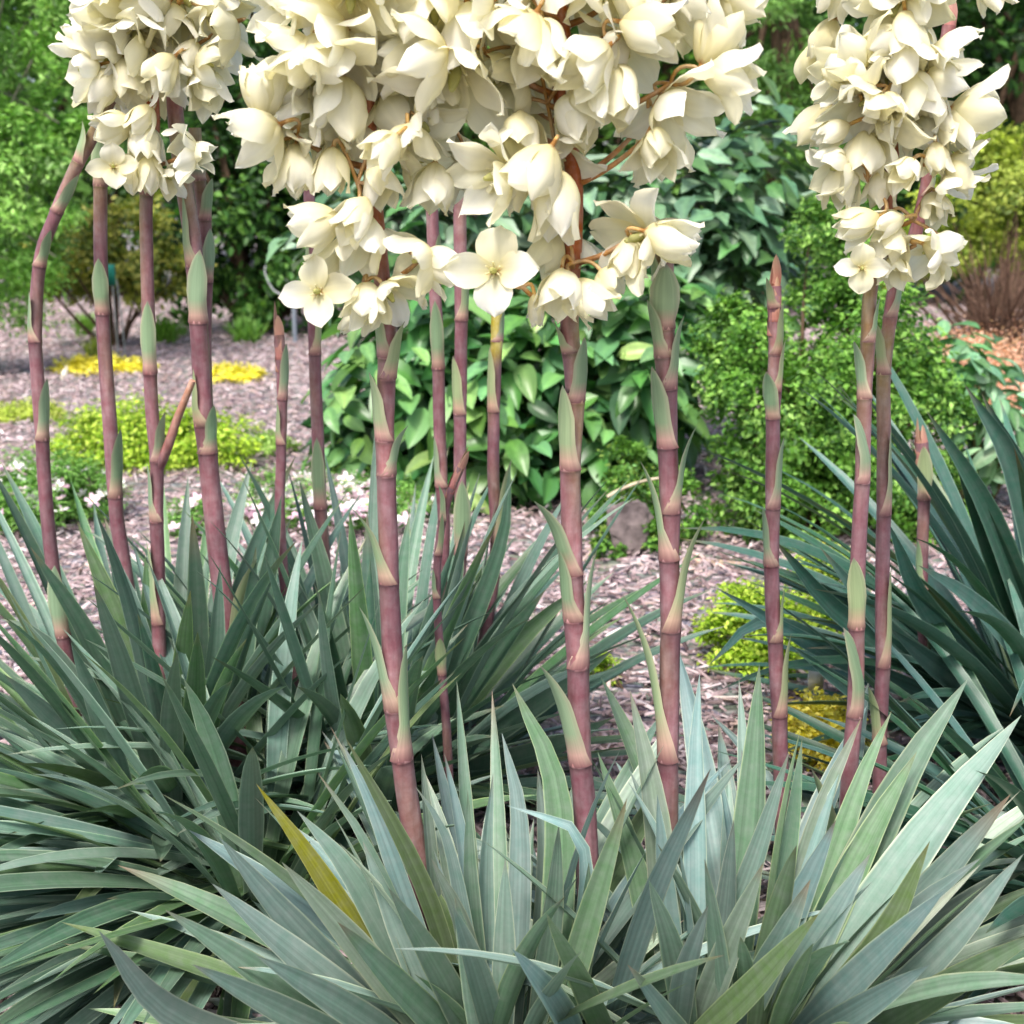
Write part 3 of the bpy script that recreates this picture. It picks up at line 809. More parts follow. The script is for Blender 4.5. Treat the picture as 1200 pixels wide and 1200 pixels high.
def bract_mesh(B, tang, r, T, out, wmax, g, pink=.35):
    """clasping bract: base centre B on the stem, T tip, out: side it stands on"""
    n, m = 11, 7
    L = np.linalg.norm(T - B)
    path = bez(B, B + tang * L * .55, T - out * r * .4, n)
    s = np.linspace(0, 1, n)
    t = np.gradient(path, axis=0); t /= np.linalg.norm(t, axis=1)[:, None]
    side = np.cross(t, out); side /= np.linalg.norm(side, axis=1)[:, None]
    o = np.cross(side, t)
    al = np.interp(s, [0, .15, .4, 1], [2.0, 1.5, .8, .45])
    hw = np.interp(s, [0, .08, .25, .6, .85, 1], [2.0 * r * 1.16, 1.8 * r, wmax, wmax * .9, wmax * .5, 0.0])
    Ra = hw / al
    Ra[0] = r * 1.16
    ro = np.interp(s, [0, .3, 1], [r * 1.17, r * 1.2, r * .7])
    c = path + o * ro[:, None]
    u = np.linspace(-1, 1, m)
    ang = u[None] * al[:, None]
    V = c[:, None] + Ra[:, None, None] * ((np.cos(ang) - 1)[..., None] * o[:, None] + np.sin(ang)[..., None] * side[:, None])
    gr = lin(g.choice(("#9db488", "#93ad8a", "#a9b988", "#8aa680"))) * .85
    tipc = lin(g.choice(("#8b7f78", "#8a937c", "#9a8a7a")))
    ss = s[:, None, None] * np.ones((1, m, 1)); uu = np.abs(u)[None, :, None] * np.ones((n, 1, 1))
    a = np.clip(1 - ss / pink, 0, 1)
    C = gr * (1 - a) + PINK * a
    e = np.clip((uu - .6) / .4, 0, 1) * .45
    C = C * (1 - e) + lin("#cfc0a4") * e
    d = np.clip((.05 - ss) / .05, 0, 1) * .8
    C = C * (1 - d) + RING * 1.3 * d
    tt = np.clip((ss - .9) / .1, 0, 1)
    C = C * (1 - tt) + tipc * tt
    U = np.stack([np.tile(u * .5 + .5, n), np.repeat(s, m)], 1)
    return V.reshape(-1, 3), grid_faces(n, m), C.reshape(-1, 3), U

class Stalk:
    def __init__(s, yucca, px, Y, w, bracts=(), seed=1, label=None, top_ext=None, head_y=None, redden=RUST, Ytop=None, auto=0, taper=.7, bud=None):
        """px: photo pixels top -> down; w: (top px, bottom px); bracts: (node y, side, tip x, tip y, width px)"""
        g = s.g = random.Random(seed); s.Y = Y; s.yu = yucca
        Ytop = Y if Ytop is None else Ytop
        px = sorted(px, key=lambda q: -q[1])
        y0, y1 = px[0][1], px[-1][1]
        s.dep = lambda y: Y + (Ytop - Y) * (y0 - y) / (y0 - y1)
        pts = [P(x, y, s.dep(y)) for x, y in px]
        rad = [.5 * mpp(Y) * (w[1] + (w[0] - w[1]) * (y0 - y) / (y0 - y1)) for x, y in px]
        b = pts[0]
        if b[2] > .03:                                   # run on to the ground at the rosette
            bx = b[0] * .7 + yucca.base[0] * .3 if abs(b[0] - yucca.base[0]) < .25 else b[0]
            foot = np.array((bx, Y, -.02))
            pts = [foot, (foot + b) / 2 + np.array(((b[0] - bx) * .15, 0, 0))] + pts; rad = [rad[0] * 1.03, rad[0]] + rad
        npx = len(pts)
        if top_ext is not None:
            e = np.array(top_ext)
            pts = pts + [pts[-1] + e * .5, pts[-1] + e]; rad = rad + [rad[-1] * .6, rad[-1] * .25]
        s.pts = np.array(pts); s.fine = resample(s.pts, 400)
        dd = np.concatenate(([0], np.cumsum(np.linalg.norm(np.diff(s.pts, axis=0), axis=1)))); dd /= dd[-1]
        s.radq = np.interp(np.linspace(0, 1, 60), dd, rad)
        # pixel row of every fine point
        rel = s.fine - CAMP
        s.row = 600 - F * (rel @ CU) / (rel @ CF)
        s.colx = 600 + F * (rel @ CR) / (rel @ CF)
        br = list(bracts)
        if auto:
            ys = np.linspace(y0 - 15, y1 + 25, auto)
            for k, yy in enumerate(ys):
                if all(abs(yy - q[0]) > 28 for q in br):
                    sd = (-1) ** k
                    l = g.uniform(32, 62)
                    br.append((yy + g.uniform(-8, 8), 'L' if sd < 0 else 'R', None, l, w[1] * g.uniform(.5, .75)))
        outs = []
        for q in br:
            sgn = {'L': -1, 'R': 1, 'C': 0}[q[1]]
            outs.append(unit(CR * sgn * .85 - np.array((0, 1, 0)) * (g.uniform(.35, .7) if sgn else 1) + CR * g.uniform(-.1, .1)))
        nodes = [(s.frac(q[0]), o) for q, o in zip(br, outs)]
        hf = 1.5 if head_y is None else s.frac(head_y)
        pp, r, C, q = stem_tube(s.pts, s.radq, nodes, hf, g, redden)
        a = Acc(); tube(a, pp, r, C, 12)
        s.o = obj("flower_stalk", a.mesh("flower_stalk", yucca.base), M_STEM, yucca.o)
        if label: s.o["label"] = label
        for (ny, side, tx, ty, wp), o in zip(br, outs):
            s.bract(ny, o, tx, ty, wp)
        if bud is not None:
            s.budtip(bud)
    def frac(s, y):
        return float(np.interp(-y, -s.row, np.linspace(0, 1, 400))) if True else 0
    def at(s, f):
        i = f * 399
        p = np.array([np.interp(i, np.arange(400), s.fine[:, k]) for k in range(3)])
        j = int(min(max(i, 1), 397))
        t = unit(s.fine[j + 2] - s.fine[j - 1])
        return p, t, float(np.interp(f, np.linspace(0, 1, 60), s.radq))
    def bract(s, ny, out, tx, ty, wp, pink=.29):
        f = s.frac(ny); p, t, r = s.at(f)
        if tx is None:
            L = ty * mpp(s.Y)
            T = p + t * L + out * r * s.g.uniform(.9, 1.5)
        else:
            T = P(tx, ty, s.dep(ny) - .02)
            T = T + out * r * .2
        a = Acc(); a.add(*bract_mesh(p, t, r, T, out, wp * .66 * mpp(s.Y), s.g, pink))
        obj("bract", a.mesh("bract", s.yu.base), M_BRACT, s.o)
    def budtip(s, n):
        """pointed spike of overlapping bracts at the top"""
        g = s.g
        pt, tt, rt = s.at(.999)
        for k in range(n):
            f = 1 - .07 * (n - k) / n
            p, t, r = s.at(f)
            th = k * 2.4 + g.random()
            side = unit(np.cross(t, (0, 1, 0))); fr = np.cross(side, t)
            out = unit(side * math.cos(th) + fr * math.sin(th))
            L = .035 + .02 * g.random()
            T = p + t * L * (1.0 if k < n - 2 else 1.25) + out * r * .15
            a = Acc(); V, FA, C, U = bract_mesh(p, t, r * (1.0 - .3 * k / n), T, out, r * 1.1, g, 1.4)
            C = C * .55 + lin("#b5705a") * .45
            a.add(V, FA, C, U)
            obj("bract", a.mesh("bract", s.yu.base), M_BRACT, s.o)

# ---- flowers
def flower_mesh(kind, seed):
    g = random.Random(seed)
    a = Acc()
    ns, m = 13, 7
    s = np.linspace(0, 1, ns)
    for k in range(4 if kind == 'star' else 6):
        inner = k % 2
        phi = k * math.pi / (2 if kind == 'star' else 3) + g.uniform(-.12, .12)
        j1, j2, j3 = g.gauss(0, 9), g.gauss(0, 14), g.gauss(0, 22)
        if kind == 'bell':
            th = np.interp(s, [0, .25, .6, 1], [R(66), R(36 + j1), R(6 + j2), R(0 + j2 + j3)])
        elif kind == 'half':
            th = np.interp(s, [0, .25, .6, 1], [R(80), R(58 + j1), R(40 + j2 * 1.3), R(35 + j2 * 1.5 + j3 * 1.4)])
        elif kind == 'bud':
            th = np.interp(s, [0, .25, .55, 1], [R(60), R(22), R(-4), R(-26)])
        else:
            th = np.interp(s, [0, .2, .6, 1], [R(60), R(70 + j1), R(80 + j1), R(98 + j1 + j3 * .6)])
        ds = 1 / (ns - 1)
        r = .03 + np.concatenate(([0], np.cumsum(np.sin((th[1:] + th[:-1]) / 2) * ds)))
        z = np.concatenate(([0], np.cumsum(np.cos((th[1:] + th[:-1]) / 2) * ds)))
        z = z + (.015 if inner else 0); r = r * (.93 if inner else 1.03)
        wmx = {'bell': .25, 'half': .26, 'bud': .2, 'star': .40}[kind] * (1.12 if inner else .92) * g.uniform(.93, 1.07)
        w = wmx * np.interp(s, [0, .12, .35, .55, .75, .9, 1], [.22, .5, .92, 1, .82, .42, .02])
        u = np.linspace(-1, 1, m)
        cup = {'bell': .55, 'half': .42, 'bud': .8, 'star': .22}[kind]
        er = np.array((math.cos(phi), math.sin(phi), 0)); ep = np.array((-math.sin(phi), math.cos(phi), 0)); ez = np.array((0, 0, 1.))
        nin = -er[None] * np.cos(th)[:, None] + ez[None] * np.sin(th)[:, None]
        c = er[None] * r[:, None] + ez[None] * z[:, None]
        tw = g.uniform(-.5, .5)
        wav = .075 * np.sin(s[:, None] * 9 + u[None] * 2.5 + g.uniform(0, 6)) * s[:, None]
        ridge = -.05 * np.exp(-(u / .25) ** 2)[None] * w[:, None]
        V = c[:, None] + ep[None, None] * (u[None, :, None] * w[:, None, None]) + nin[:, None] * ((cup * (u ** 2)[None] * w[:, None] + wav * np.abs(u)[None] + ridge + tw * u[None] * w[:, None] * s[:, None])[..., None])
        wh = lin(g.choice(("#f9f7e9", "#f7f4df", "#fbfaf2", "#f4f0d6"))); ye = lin("#e2d9a2")
        q = np.clip(1.05 - s * 1.7, 0, 1)[:, None, None] * .85 * np.ones((1, m, 1))
        e = (np.clip(1 - np.abs(u) * 2.5, 0, 1) * .22)[None, :, None]
        q = np.clip(q + e * (1 - s[:, None, None] * .6), 0, 1)
        C = wh * (1 - q) + ye * q
        b = np.clip((.07 - s) / .07, 0, 1)[:, None, None]
        C = C * (1 - b) + lin("#c69a62") * b
        U = np.stack([np.tile(u * .5 + .5, ns), np.repeat(s, m)], 1)
        a.add(V.reshape(-1, 3), grid_faces(ns, m), C.reshape(-1, 3), U)
    # ovary, style, stamens, receptacle
    tube(a, [(0, 0, .02), (0, 0, .15), (0, 0, .3), (0, 0, .42)], [.05, .075, .065, .03], lin("#c9c98a"), 6)
    for k in range(6):
        t = k * math.pi / 3 + .5
        tube(a, bez(np.array((.05 * math.cos(t), .05 * math.sin(t), .03)), np.array((.09 * math.cos(t), .09 * math.sin(t), .15)), np.array((.17 * math.cos(t), .17 * math.sin(t), .26)), 4), [.016, .02, .022, .018], lin("#efe9c8"), 4)
    tube(a, [(0, 0, -.10), (0, 0, -.03), (0, 0, .03)], [.022, .035, .05], lin("#b98a4e"), 6)
    me = a.mesh("flower"); me.materials.append(M_PETAL)
    return me
FLW = {k: [flower_mesh(k, 900 + 17 * i + len(k)) for i in range(nv)] for k, nv in (('bell', 12), ('half', 14), ('star', 5), ('bud', 3))}

DIRS = {'d': (0, -1), 'l': (-.92, -.38), 'r': (.92, -.38), 'dl': (-.6, -.8), 'dr': (.6, -.8), 'ul': (-.75, .5), 'ur': (.55, .8), 'u': (-.15, .95)}
def flowers(stalk, spec, seed, extra=0, ext_len=.35, Yoff=0.0, back=0, span=(0, 380), xr=100, szr=(65, 90)):
    """spec: (centre x, centre y, direction, size px, kind[, depth offset m]); each hangs from a branch of the stalk"""
    g = random.Random(seed)
    Y = stalk.dep(200) + Yoff
    items = []
    for t in spec:
        cx, cy, dr, sz, kd = t[:5]
        dy = t[5] if len(t) > 5 else g.uniform(-.075, .01)
        kind = {'b': 'bell', 'h': 'half', 's': 'star', 'u': 'bud'}[kd]
        d2 = DIRS[dr]
        if kind == 'star':
            d = unit(-CF + CR * g.uniform(-.25, .25) + CU * g.uniform(-.35, .0)); L = sz * .56
            c = P(cx, cy, Y + dy - .03); A = c
        else:
            d = unit(CR * (d2[0] + g.uniform(-.15, .15)) + CU * (d2[1] + g.uniform(-.1, .1)) - CF * g.uniform(-.15, .55)); L = sz * .96
            c = P(cx, cy, Y + dy); A = c - d * L * .5 * mpp(Y)
        items.append((A, d, L * mpp(Y + dy), kind))
    for k in range(back):                                # the far side of the head
        y = g.uniform(*span); f = stalk.frac(y); p, t, r = stalk.at(f)
        sz = g.uniform(*szr)
        A = p + CR * g.uniform(-1, 1) * xr * mpp(Y) + np.array((0, g.uniform(.02, .12), g.uniform(-.02, .03)))
        d = unit(np.array((g.uniform(-.7, .7), g.uniform(-.1, .8), -1)))
        items.append((A, d, sz * .9 * mpp(Y), g.choice(('bell', 'bell', 'half'))))
    f0 = stalk.frac(0)
    for k in range(extra):                               # above the frame
        f = f0 + (1 - f0) * (k + .5) / extra * .98
        p, t, r = stalk.at(min(f, .995))
        th = k * 2.4
        rr = (.02 + xr * mpp(Y) * g.uniform(.5, .95) * (1 - .75 * ((f - f0) / (1 - f0)) ** 1.3))
        A = p + np.array((math.cos(th) * rr, math.sin(th) * rr, .03))
        d = unit(np.array((math.cos(th) * .5, math.sin(th) * .5, -1)))
        items.append((A, d, g.uniform(*szr) * .9 * mpp(Y) * (1 - .35 * (f - f0) / (1 - f0)), g.choice(('bell', 'bell', 'half', 'bud') if k < extra * .7 else ('bud', 'bell'))))
    # branches: greedy groups of flowers whose stalks start near one another
    left = list(range(len(items))); groups = []
    while left:
        i = left.pop(0); grp = [i]
        for j in sorted(left, key=lambda q: np.linalg.norm(items[q][0] - items[i][0])):
            if np.linalg.norm(items[j][0] - items[i][0]) < .075 and len(grp) < 4:
                grp.append(j)
        for j in grp[1:]: left.remove(j)
        groups.append(grp)
    base = stalk.yu.base
    for grp in groups:
        E = np.mean([items[i][0] for i in grp], 0)
        k = int(np.argmin(np.linalg.norm(stalk.fine - E, axis=1)))
        hd = np.linalg.norm(stalk.fine[k] - E)
        drop = int(.45 * hd / (np.linalg.norm(np.diff(stalk.fine, axis=0), axis=1).mean()))
        k0 = max(0, k - drop)
        S0 = stalk.fine[k0]
        E2 = S0 + (E - S0) * .86
        a = Acc()
        colb = lin("#8f5a32") * g.uniform(.85, 1.2); colp = lin("#b08550") * g.uniform(.85, 1.15)
        mid = (S0 + E2) / 2 + np.array((0, 0, -.12 * hd))
        tube(a, bez(S0, mid, E2, 8), np.linspace(.0042, .0026, 8), np.linspace(colb, colp, 8), 6)
        for i in grp:
            A, d, L, kind = items[i]
            st = E2
            e = A + d * L * .02
            ctl = A - d * L * .45 if kind != 'star' else (st + A) / 2 + np.array((0, 0, -.01))
            tube(a, bez(st, ctl, e, 7), np.linspace(.0023, .0024, 7), np.linspace(colp, lin("#bd9a5c"), 7), 5)
        obj("branch", a.mesh("branch", base), M_STEM, stalk.o)
        for i in grp:
            A, d, L, kind = items[i]
            o = obj("flower", g.choice(FLW[kind]), None, stalk.o)
            roll = g.uniform(0, 6.283) if kind != 'star' else g.uniform(-.15, .15)
            q = Vector(d).to_track_quat('Z', 'Y') @ Matrix.Rotation(roll, 3, 'Z').to_quaternion()
            s_ = L * g.uniform(.94, 1.08)
            o.matrix_basis = Matrix.LocRotScale(Vector(A - base), q, Vector((s_, s_, s_)))

# ---------------- the plants
gx = lambda px, Y: P(px, 1000, Y)[0] if Y > 1.7 else P(px, 1240, Y)[0]
yL1 = Yucca("green yucca with five leaning stalks, one bent, and a flower head", gx(205, 2.03), 2.03, 'left', 201)
yL2 = Yucca("dense narrow-leaved green yucca with thin stalks and a pointed pink bud", gx(440, 2.15), 2.15, 'left', 202)
yF1 = Yucca("silvery blue-green yucca bearing the two largest flower heads", gx(580, 1.36), 1.36, 'front', 203)
yF2 = Yucca("silvery blue-green yucca bearing one flower head beside a narrow-bracted stalk", gx(880, 1.38), 1.38, 'front', 204)
yF3 = Yucca("smaller yucca with the slender budding stalk before the yellow groundcover", gx(985, 1.78), 1.78, 'front', 205)
yR = Yucca("large dark green yucca with broad arching leaves and a short brown bud", P(1235, 870, 2.35)[0], 2.35, 'right', 206)
yR2 = Yucca("dark green stalkless yucca tucked below the large dark yucca's arching leaves", P(1265, 1090, 1.75)[0], 1.75, 'right', 207)

yL1.rosette(170, .58, .038, (2, 84), (.05, .5), .14, epow=.75)
yL1.rosette(26, .60, .036, (2, 24), (.1, .45), .12, az=(150, 250))
yL2.rosette(190, .58, .034, (6, 84), (.05, .5), .19, epow=.75)
yL3 = Yucca("low spreading green yucca with horizontal leaves and no flower stalk", P(310, 1075, 1.77)[0], 1.77, 'left', 208)
yL3.rosette(75, .56, .034, (-2, 34), (.05, .5), .10, az=(140, 250))
yL3.rosette(50, .58, .032, (0, 26), (.05, .4), .12, az=(195, 275))
yL3.rosette(50, .50, .036, (30, 78), (.05, .5), .10)
yF1.rosette(60, .46, .042, (-2, 62), (.05, .4), .07, epow=.7)
yF2.rosette(56, .46, .044, (0, 60), (.05, .4), .07, epow=.7)
yF1.rosette(32, .38, .031, (40, 84), (.02, .3), .09)
yF2.rosette(32, .38, .032, (40, 84), (.02, .3), .09)
yF1.rosette(18, .46, .034, (2, 26), (.02, .3), .09, az=(160, 235))
yF2.rosette(24, .48, .034, (0, 28), (.02, .3), .09, az=(-55, 25))
yR2.rosette(40, .55, .032, (0, 40), (.1, .5), .08, az=(150, 260))
yF3.rosette(22, .34, .030, (2, 50), (.05, .4), .05)
yR.rosette(100, .78, .038, (2, 74), (.15, .9), .10)
yR.rosette(34, .82, .038, (20, 60), (.2, .7), .10, az=(130, 230))
yR2.rosette(80, .55, .032, (-4, 60), (.1, .6), .08)

H1 = [  # silvery leaves rooted in the left front rosette: tip, on the way, root, width, tip depth
    ((115, 1090), (215, 1195), (420, 1330), 46, 1.12), ((193, 1066), (310, 1145), (470, 1300), 46, 1.15), ((248, 1035), (345, 1120), (520, 1290), 50, 1.22),
    ((256, 980), (330, 1070), (500, 1290), 46, 1.26), ((348, 950), (420, 1040), (540, 1280), 46, 1.30), ((372, 905), (440, 1010), (545, 1280), 20, 1.34),
    ((400, 868), (450, 980), (545, 1270), 30, 1.36), ((487, 922), (530, 1005), (575, 1280), 24, 1.30), ((548, 925), (552, 1050), (570, 1270), 28, 1.34),
    ((578, 905), (568, 1030), (572, 1270), 28, 1.38), ((588, 858), (610, 980), (600, 1270), 36, 1.40), ((600, 800), (655, 950), (640, 1260), 46, 1.44),
    ((735, 935), (690, 1080), (640, 1270), 40, 1.22), ((640, 1070), (685, 1150), (730, 1290), 46, 1.14), ((600, 1112), (650, 1180), (690, 1300), 50, 1.12),
    ((505, 1005), (545, 1100), (570, 1280), 34, 1.22), ((455, 1040), (520, 1150), (570, 1290), 44, 1.18), ((330, 1010), (420, 1110), (540, 1290), 44, 1.22),
    ((425, 985), (470, 1090), (545, 1280), 40, 1.28), ((300, 1120), (400, 1180), (520, 1300), 48, 1.12), ((655, 965), (645, 1090), (620, 1280), 36, 1.30),
    ((530, 1060), (560, 1150), (590, 1300), 44, 1.16), ((690, 1010), (680, 1120), (650, 1280), 38, 1.28), ((630, 900), (640, 1040), (620, 1270), 34, 1.46),
    ((520, 880), (545, 1010), (575, 1270), 26, 1.48), ((225, 1130), (330, 1185), (480, 1310), 44, 1.10), ((395, 1080), (480, 1170), (570, 1300), 46, 1.15),
]
for t in H1: yF1.hero(*t)
yF1.hero((300, 918), (380, 1030), (520, 1290), 34, 1.30, pal='olive', label="olive-yellow leaf with a brown tip")
yF1.hero((405, 864), (500, 1050), (560, 1270), 28, 1.33, pal='green')
yF1.hero((594, 944), (684, 1002), (655, 1262), 27, 1.27, fold=.5)
H2 = [
    ((738, 808), (768, 960), (790, 1260), 44, 1.42), ((820, 788), (815, 910), (815, 1260), 34, 1.46), ((833, 900), (760, 1060), (700, 1290), 38, 1.20),
    ((890, 778), (880, 950), (850, 1270), 50, 1.44), ((940, 866), (925, 990), (880, 1270), 30, 1.46), ((925, 880), (870, 1050), (790, 1290), 36, 1.28),
    ((1010, 840), (955, 970), (880, 1270), 32, 1.48), ((1045, 833), (1000, 940), (900, 1270), 36, 1.48), ((1135, 795), (1050, 930), (900, 1270), 58, 1.44),
    ((1197, 838), (1080, 985), (900, 1280), 64, 1.34), ((1150, 1005), (1060, 1080), (910, 1300), 42, 1.22), ((1200, 1000), (1110, 1110), (960, 1310), 44, 1.18),
    ((735, 1130), (785, 1200), (830, 1300), 38, 1.10), ((830, 1060), (800, 1150), (790, 1290), 38, 1.18), ((1110, 1040), (1010, 1140), (900, 1300), 46, 1.16),
    ((770, 930), (780, 1060), (800, 1280), 36, 1.34), ((860, 960), (850, 1080), (830, 1280), 40, 1.30), ((980, 960), (925, 1080), (850, 1290), 46, 1.28),
    ((1020, 1000), (955, 1110), (870, 1290), 48, 1.20), ((950, 1030), (900, 1130), (840, 1300), 46, 1.18), ((895, 1010), (850, 1120), (800, 1300), 42, 1.20),
    ((1075, 880), (1010, 1000), (890, 1280), 48, 1.40), ((1225, 1090), (1120, 1150), (960, 1310), 44, 1.12), ((700, 880), (745, 1020), (790, 1270), 36, 1.44),
    ((1185, 930), (1075, 1060), (920, 1290), 50, 1.28), ((1090, 1130), (1000, 1190), (900, 1310), 44, 1.10), ((760, 1030), (790, 1120), (810, 1290), 40, 1.22),
]
for t in H2: yF2.hero(*t)
yF2.hero((1150, 1012), (1010, 1150), (920, 1290), 20, 1.17, pal='pale', label="pale edge-on leaf")
yF2.hero((1090, 985), (1020, 1120), (900, 1300), 40, 1.20, pal='green')
yF2.hero((960, 1070), (870, 1170), (780, 1310), 44, 1.14, pal='green')
yF2.hero((1197, 925), (1120, 1010), (960, 1240), 9, 1.36, pal='pale', label="narrow dry beige leaf")
HR = [((1130, 450), (1195, 570), (1260, 840), 46, 2.2), ((1150, 460), (1215, 600), (1270, 840), 40, 2.3), ((1085, 480), (1165, 620), (1245, 850), 40, 2.1),
      ((838, 688), (1000, 780), (1230, 880), 34, 2.0), ((905, 630), (1010, 740), (1230, 870), 40, 2.05), ((1075, 662), (1150, 720), (1260, 850), 46, 1.95),
      ((1040, 610), (1100, 730), (1235, 870), 42, 2.05), ((960, 640), (1060, 760), (1235, 870), 40, 2.1), ((830, 780), (905, 730), (1040, 800), 26, 2.0),
      ((1115, 520), (1180, 680), (1250, 850), 44, 2.15), ((925, 755), (1040, 830), (1230, 890), 34, 2.0), ((1040, 735), (1120, 800), (1240, 880), 46, 1.95)]
for t in HR: yR.hero(*t[:3], t[3] * .86, t[4], fold=.5)
HL = [((130, 640), (165, 740), (215, 960), 30, 2.0), ((35, 640), (110, 760), (195, 960), 32, 1.95), ((0, 725), (60, 760), (185, 960), 30, 1.9), ((90, 610), (150, 760), (205, 960), 34, 2.05),
      ((225, 600), (232, 740), (225, 960), 34, 2.1), ((330, 580), (310, 700), (260, 950), 34, 2.1), ((300, 640), (285, 760), (245, 960), 34, 2.0), ((5, 790), (90, 870), (190, 980), 36, 1.85),
      ((170, 650), (180, 780), (215, 960), 30, 2.05), ((258, 660), (250, 790), (228, 970), 30, 1.95)]
for t in HL: yL1.hero(*t)
HM = [((350, 560), (385, 700), (430, 930), 30, 2.2), ((480, 600), (465, 720), (445, 930), 30, 2.15), ((598, 540), (580, 660), (470, 940), 26, 2.15), ((640, 690), (570, 780), (460, 950), 34, 2.1),
      ((720, 760), (620, 830), (470, 960), 34, 2.05), ((545, 610), (520, 730), (455, 940), 34, 2.1), ((430, 600), (435, 740), (440, 930), 32, 2.1), ((690, 680), (600, 760), (465, 950), 30, 2.2),
      ((720, 840), (640, 880), (480, 970), 36, 1.95), ((300, 600), (360, 730), (425, 940), 30, 2.15)]
for t in HM: yL2.hero(*t)

# ---- front stalks
UP = np.array((0, 0, 1.))
s1 = Stalk(yF1, [(424, -40), (428, 60), (432, 140), (440, 250), (448, 330), (454, 385), (452, 470), (452, 560), (456, 650), (459, 750), (464, 830), (472, 900), (485, 980), (491, 1020), (494, 1100)], 1.44, (14, 30),
    [(443, 'R', 470, 372, 24), (418, 'L', 440, 352, 20), (515, 'L', 437, 432, 26), (556, 'R', 476, 492, 14), (682, 'L', 414, 588, 24), (830, 'L', 425, 705, 18), (888, 'R', 472, 750, 16)], 1,
    "thick maroon stalk with slim bracts leaning outward", (-.012, .02, .42), 345, Ytop=1.42)
s2 = Stalk(yF1, [(655, -40), (660, 50), (657, 110), (672, 200), (672, 280), (668, 340), (668, 385), (673, 450), (669, 560), (671, 650), (674, 720), (677, 800), (681, 890), (686, 960), (690, 1100)], 1.43, (16, 31),
    [(470, 'R', 680, 392, 26), (412, 'L', 652, 372, 16), (549, 'L', 664, 448, 26), (672, 'L', 628, 580, 26), (725, 'L', 660, 640, 22), (780, 'R', 694, 640, 12), (893, 'L', 636, 772, 34)], 2,
    "thick maroon stalk with broad pale green bracts", (0, .02, .42), 385, Ytop=1.41)
s3 = Stalk(yF2, [(776, 262), (778, 310), (779, 400), (783, 520), (785, 640), (785, 740), (784, 860), (783, 980), (785, 1080)], 1.47, (22, 26),
    [(385, 'C', 780, 305, 30), (350, 'L', 765, 285, 16), (418, 'L', 762, 345, 18), (455, 'R', 797, 365, 20), (524, 'L', 768, 425, 26), (600, 'R', 813, 492, 16), (655, 'L', 754, 535, 11), (738, 'R', 822, 602, 20), (890, 'L', 733, 690, 17)], 3,
    "maroon stalk with narrow bracts standing off both sides", None, 300, redden=lin("#b9a06a"))
s4 = Stalk(yF3, [(908, 335), (908, 400), (906, 500), (905, 600), (905, 700), (911, 800), (915, 900), (918, 980)], 1.80, (15, 20),
    [(360, 'L', 902, 322, 14), (415, 'R', 914, 352, 16), (458, 'R', 917, 395, 14), (490, 'L', 901, 432, 20), (595, 'R', 915, 510, 14), (662, 'L', 897, 590, 10), (838, 'R', 923, 740, 18), (750, 'R', 918, 680, 10)], 4,
    "slender maroon stalk ending in a closed bud", bud=7)
s5 = Stalk(yF2, [(1040, 120), (1046, 190), (1040, 250), (1030, 300), (1020, 340), (1015, 430), (1010, 560), (1004, 700), (1003, 800), (996, 900), (990, 1000), (988, 1130)], 1.52, (14, 22),
    [(466, 'L', 1003, 395, 14), (565, 'R', 996, 486, 24), (735, 'C', 998, 650, 20), (838, 'R', 984, 735, 24), (1057, 'L', 953, 895, 22), (400, 'R', 1028, 345, 12)], 5,
    "maroon stalk ending in a compact flower head", (.01, .01, .15), 330)
s6 = Stalk(yF3, [(1112, 30), (1100, 110), (1087, 210), (1068, 290), (1047, 345), (1036, 440), (1036, 520), (1035, 600), (1034, 700), (1034, 780), (1031, 880), (1030, 950)], 1.78, (14, 18),
    [(372, 'R', 1058, 300, 14), (438, 'L', 1026, 370, 14), (602, 'R', 1040, 500, 15), (780, 'R', 1040, 660, 14), (870, 'L', 1020, 800, 14), (230, 'R', 1092, 170, 12)], 6,
    "maroon stalk curving past a flower head to a pink bud", None, 400, redden=lin("#8e5a58"), bud=8)
# ---- left yucca stalks
sA = Stalk(yL1, [(150, 60), (130, 115), (106, 165), (85, 205), (62, 258), (46, 310), (42, 400), (48, 500), (55, 600), (64, 680), (75, 750), (90, 830)], 2.0, (13, 17),
    [(248, 'R', 90, 200, 14), (190, 'L', 100, 140, 16), (312, 'R', 57, 265, 12), (515, 'R', 52, 440, 16), (745, 'C', 66, 660, 20), (400, 'L', 38, 340, 12)], 7, "bent brownish stalk arching over at its top", redden=MAR, head_y=120)
sB = Stalk(yL1, [(128, 100), (119, 160), (118, 215), (118, 300), (122, 400), (129, 500), (136, 600), (145, 660), (165, 800)], 2.06, (14, 18),
    [(218, 'C', 120, 160, 18), (368, 'C', 116, 300, 16), (582, 'R', 138, 500, 18)], 8, "straight maroon stalk beside the bent one", redden=MAR, head_y=140)
sC = Stalk(yL1, [(172, -30), (175, 60), (180, 150), (172, 225), (172, 300), (175, 400), (178, 480), (183, 540), (184, 600), (186, 700), (188, 800), (192, 880)], 1.98, (13, 17),
    [(228, 'C', 168, 175, 16), (437, 'C', 174, 350, 16), (540, 'R', 190, 480, 16), (730, 'L', 175, 630, 20), (610, 'L', 176, 540, 10)], 9, "maroon stalk with a forked side shoot and a flower head", (0, .01, .45), 215)
a = Acc(); a_pts = resample([P(186, 548, 1.98), P(196, 525, 1.97), P(208, 490, 1.97), P(226, 446, 1.96)], 20)
tube(a, a_pts, np.linspace(.009, .005, 20), np.linspace(MAR, lin("#b88a72"), 20), 8)
obj("side_shoot", a.mesh("side_shoot", yL1.base), M_STEM, sC.o)
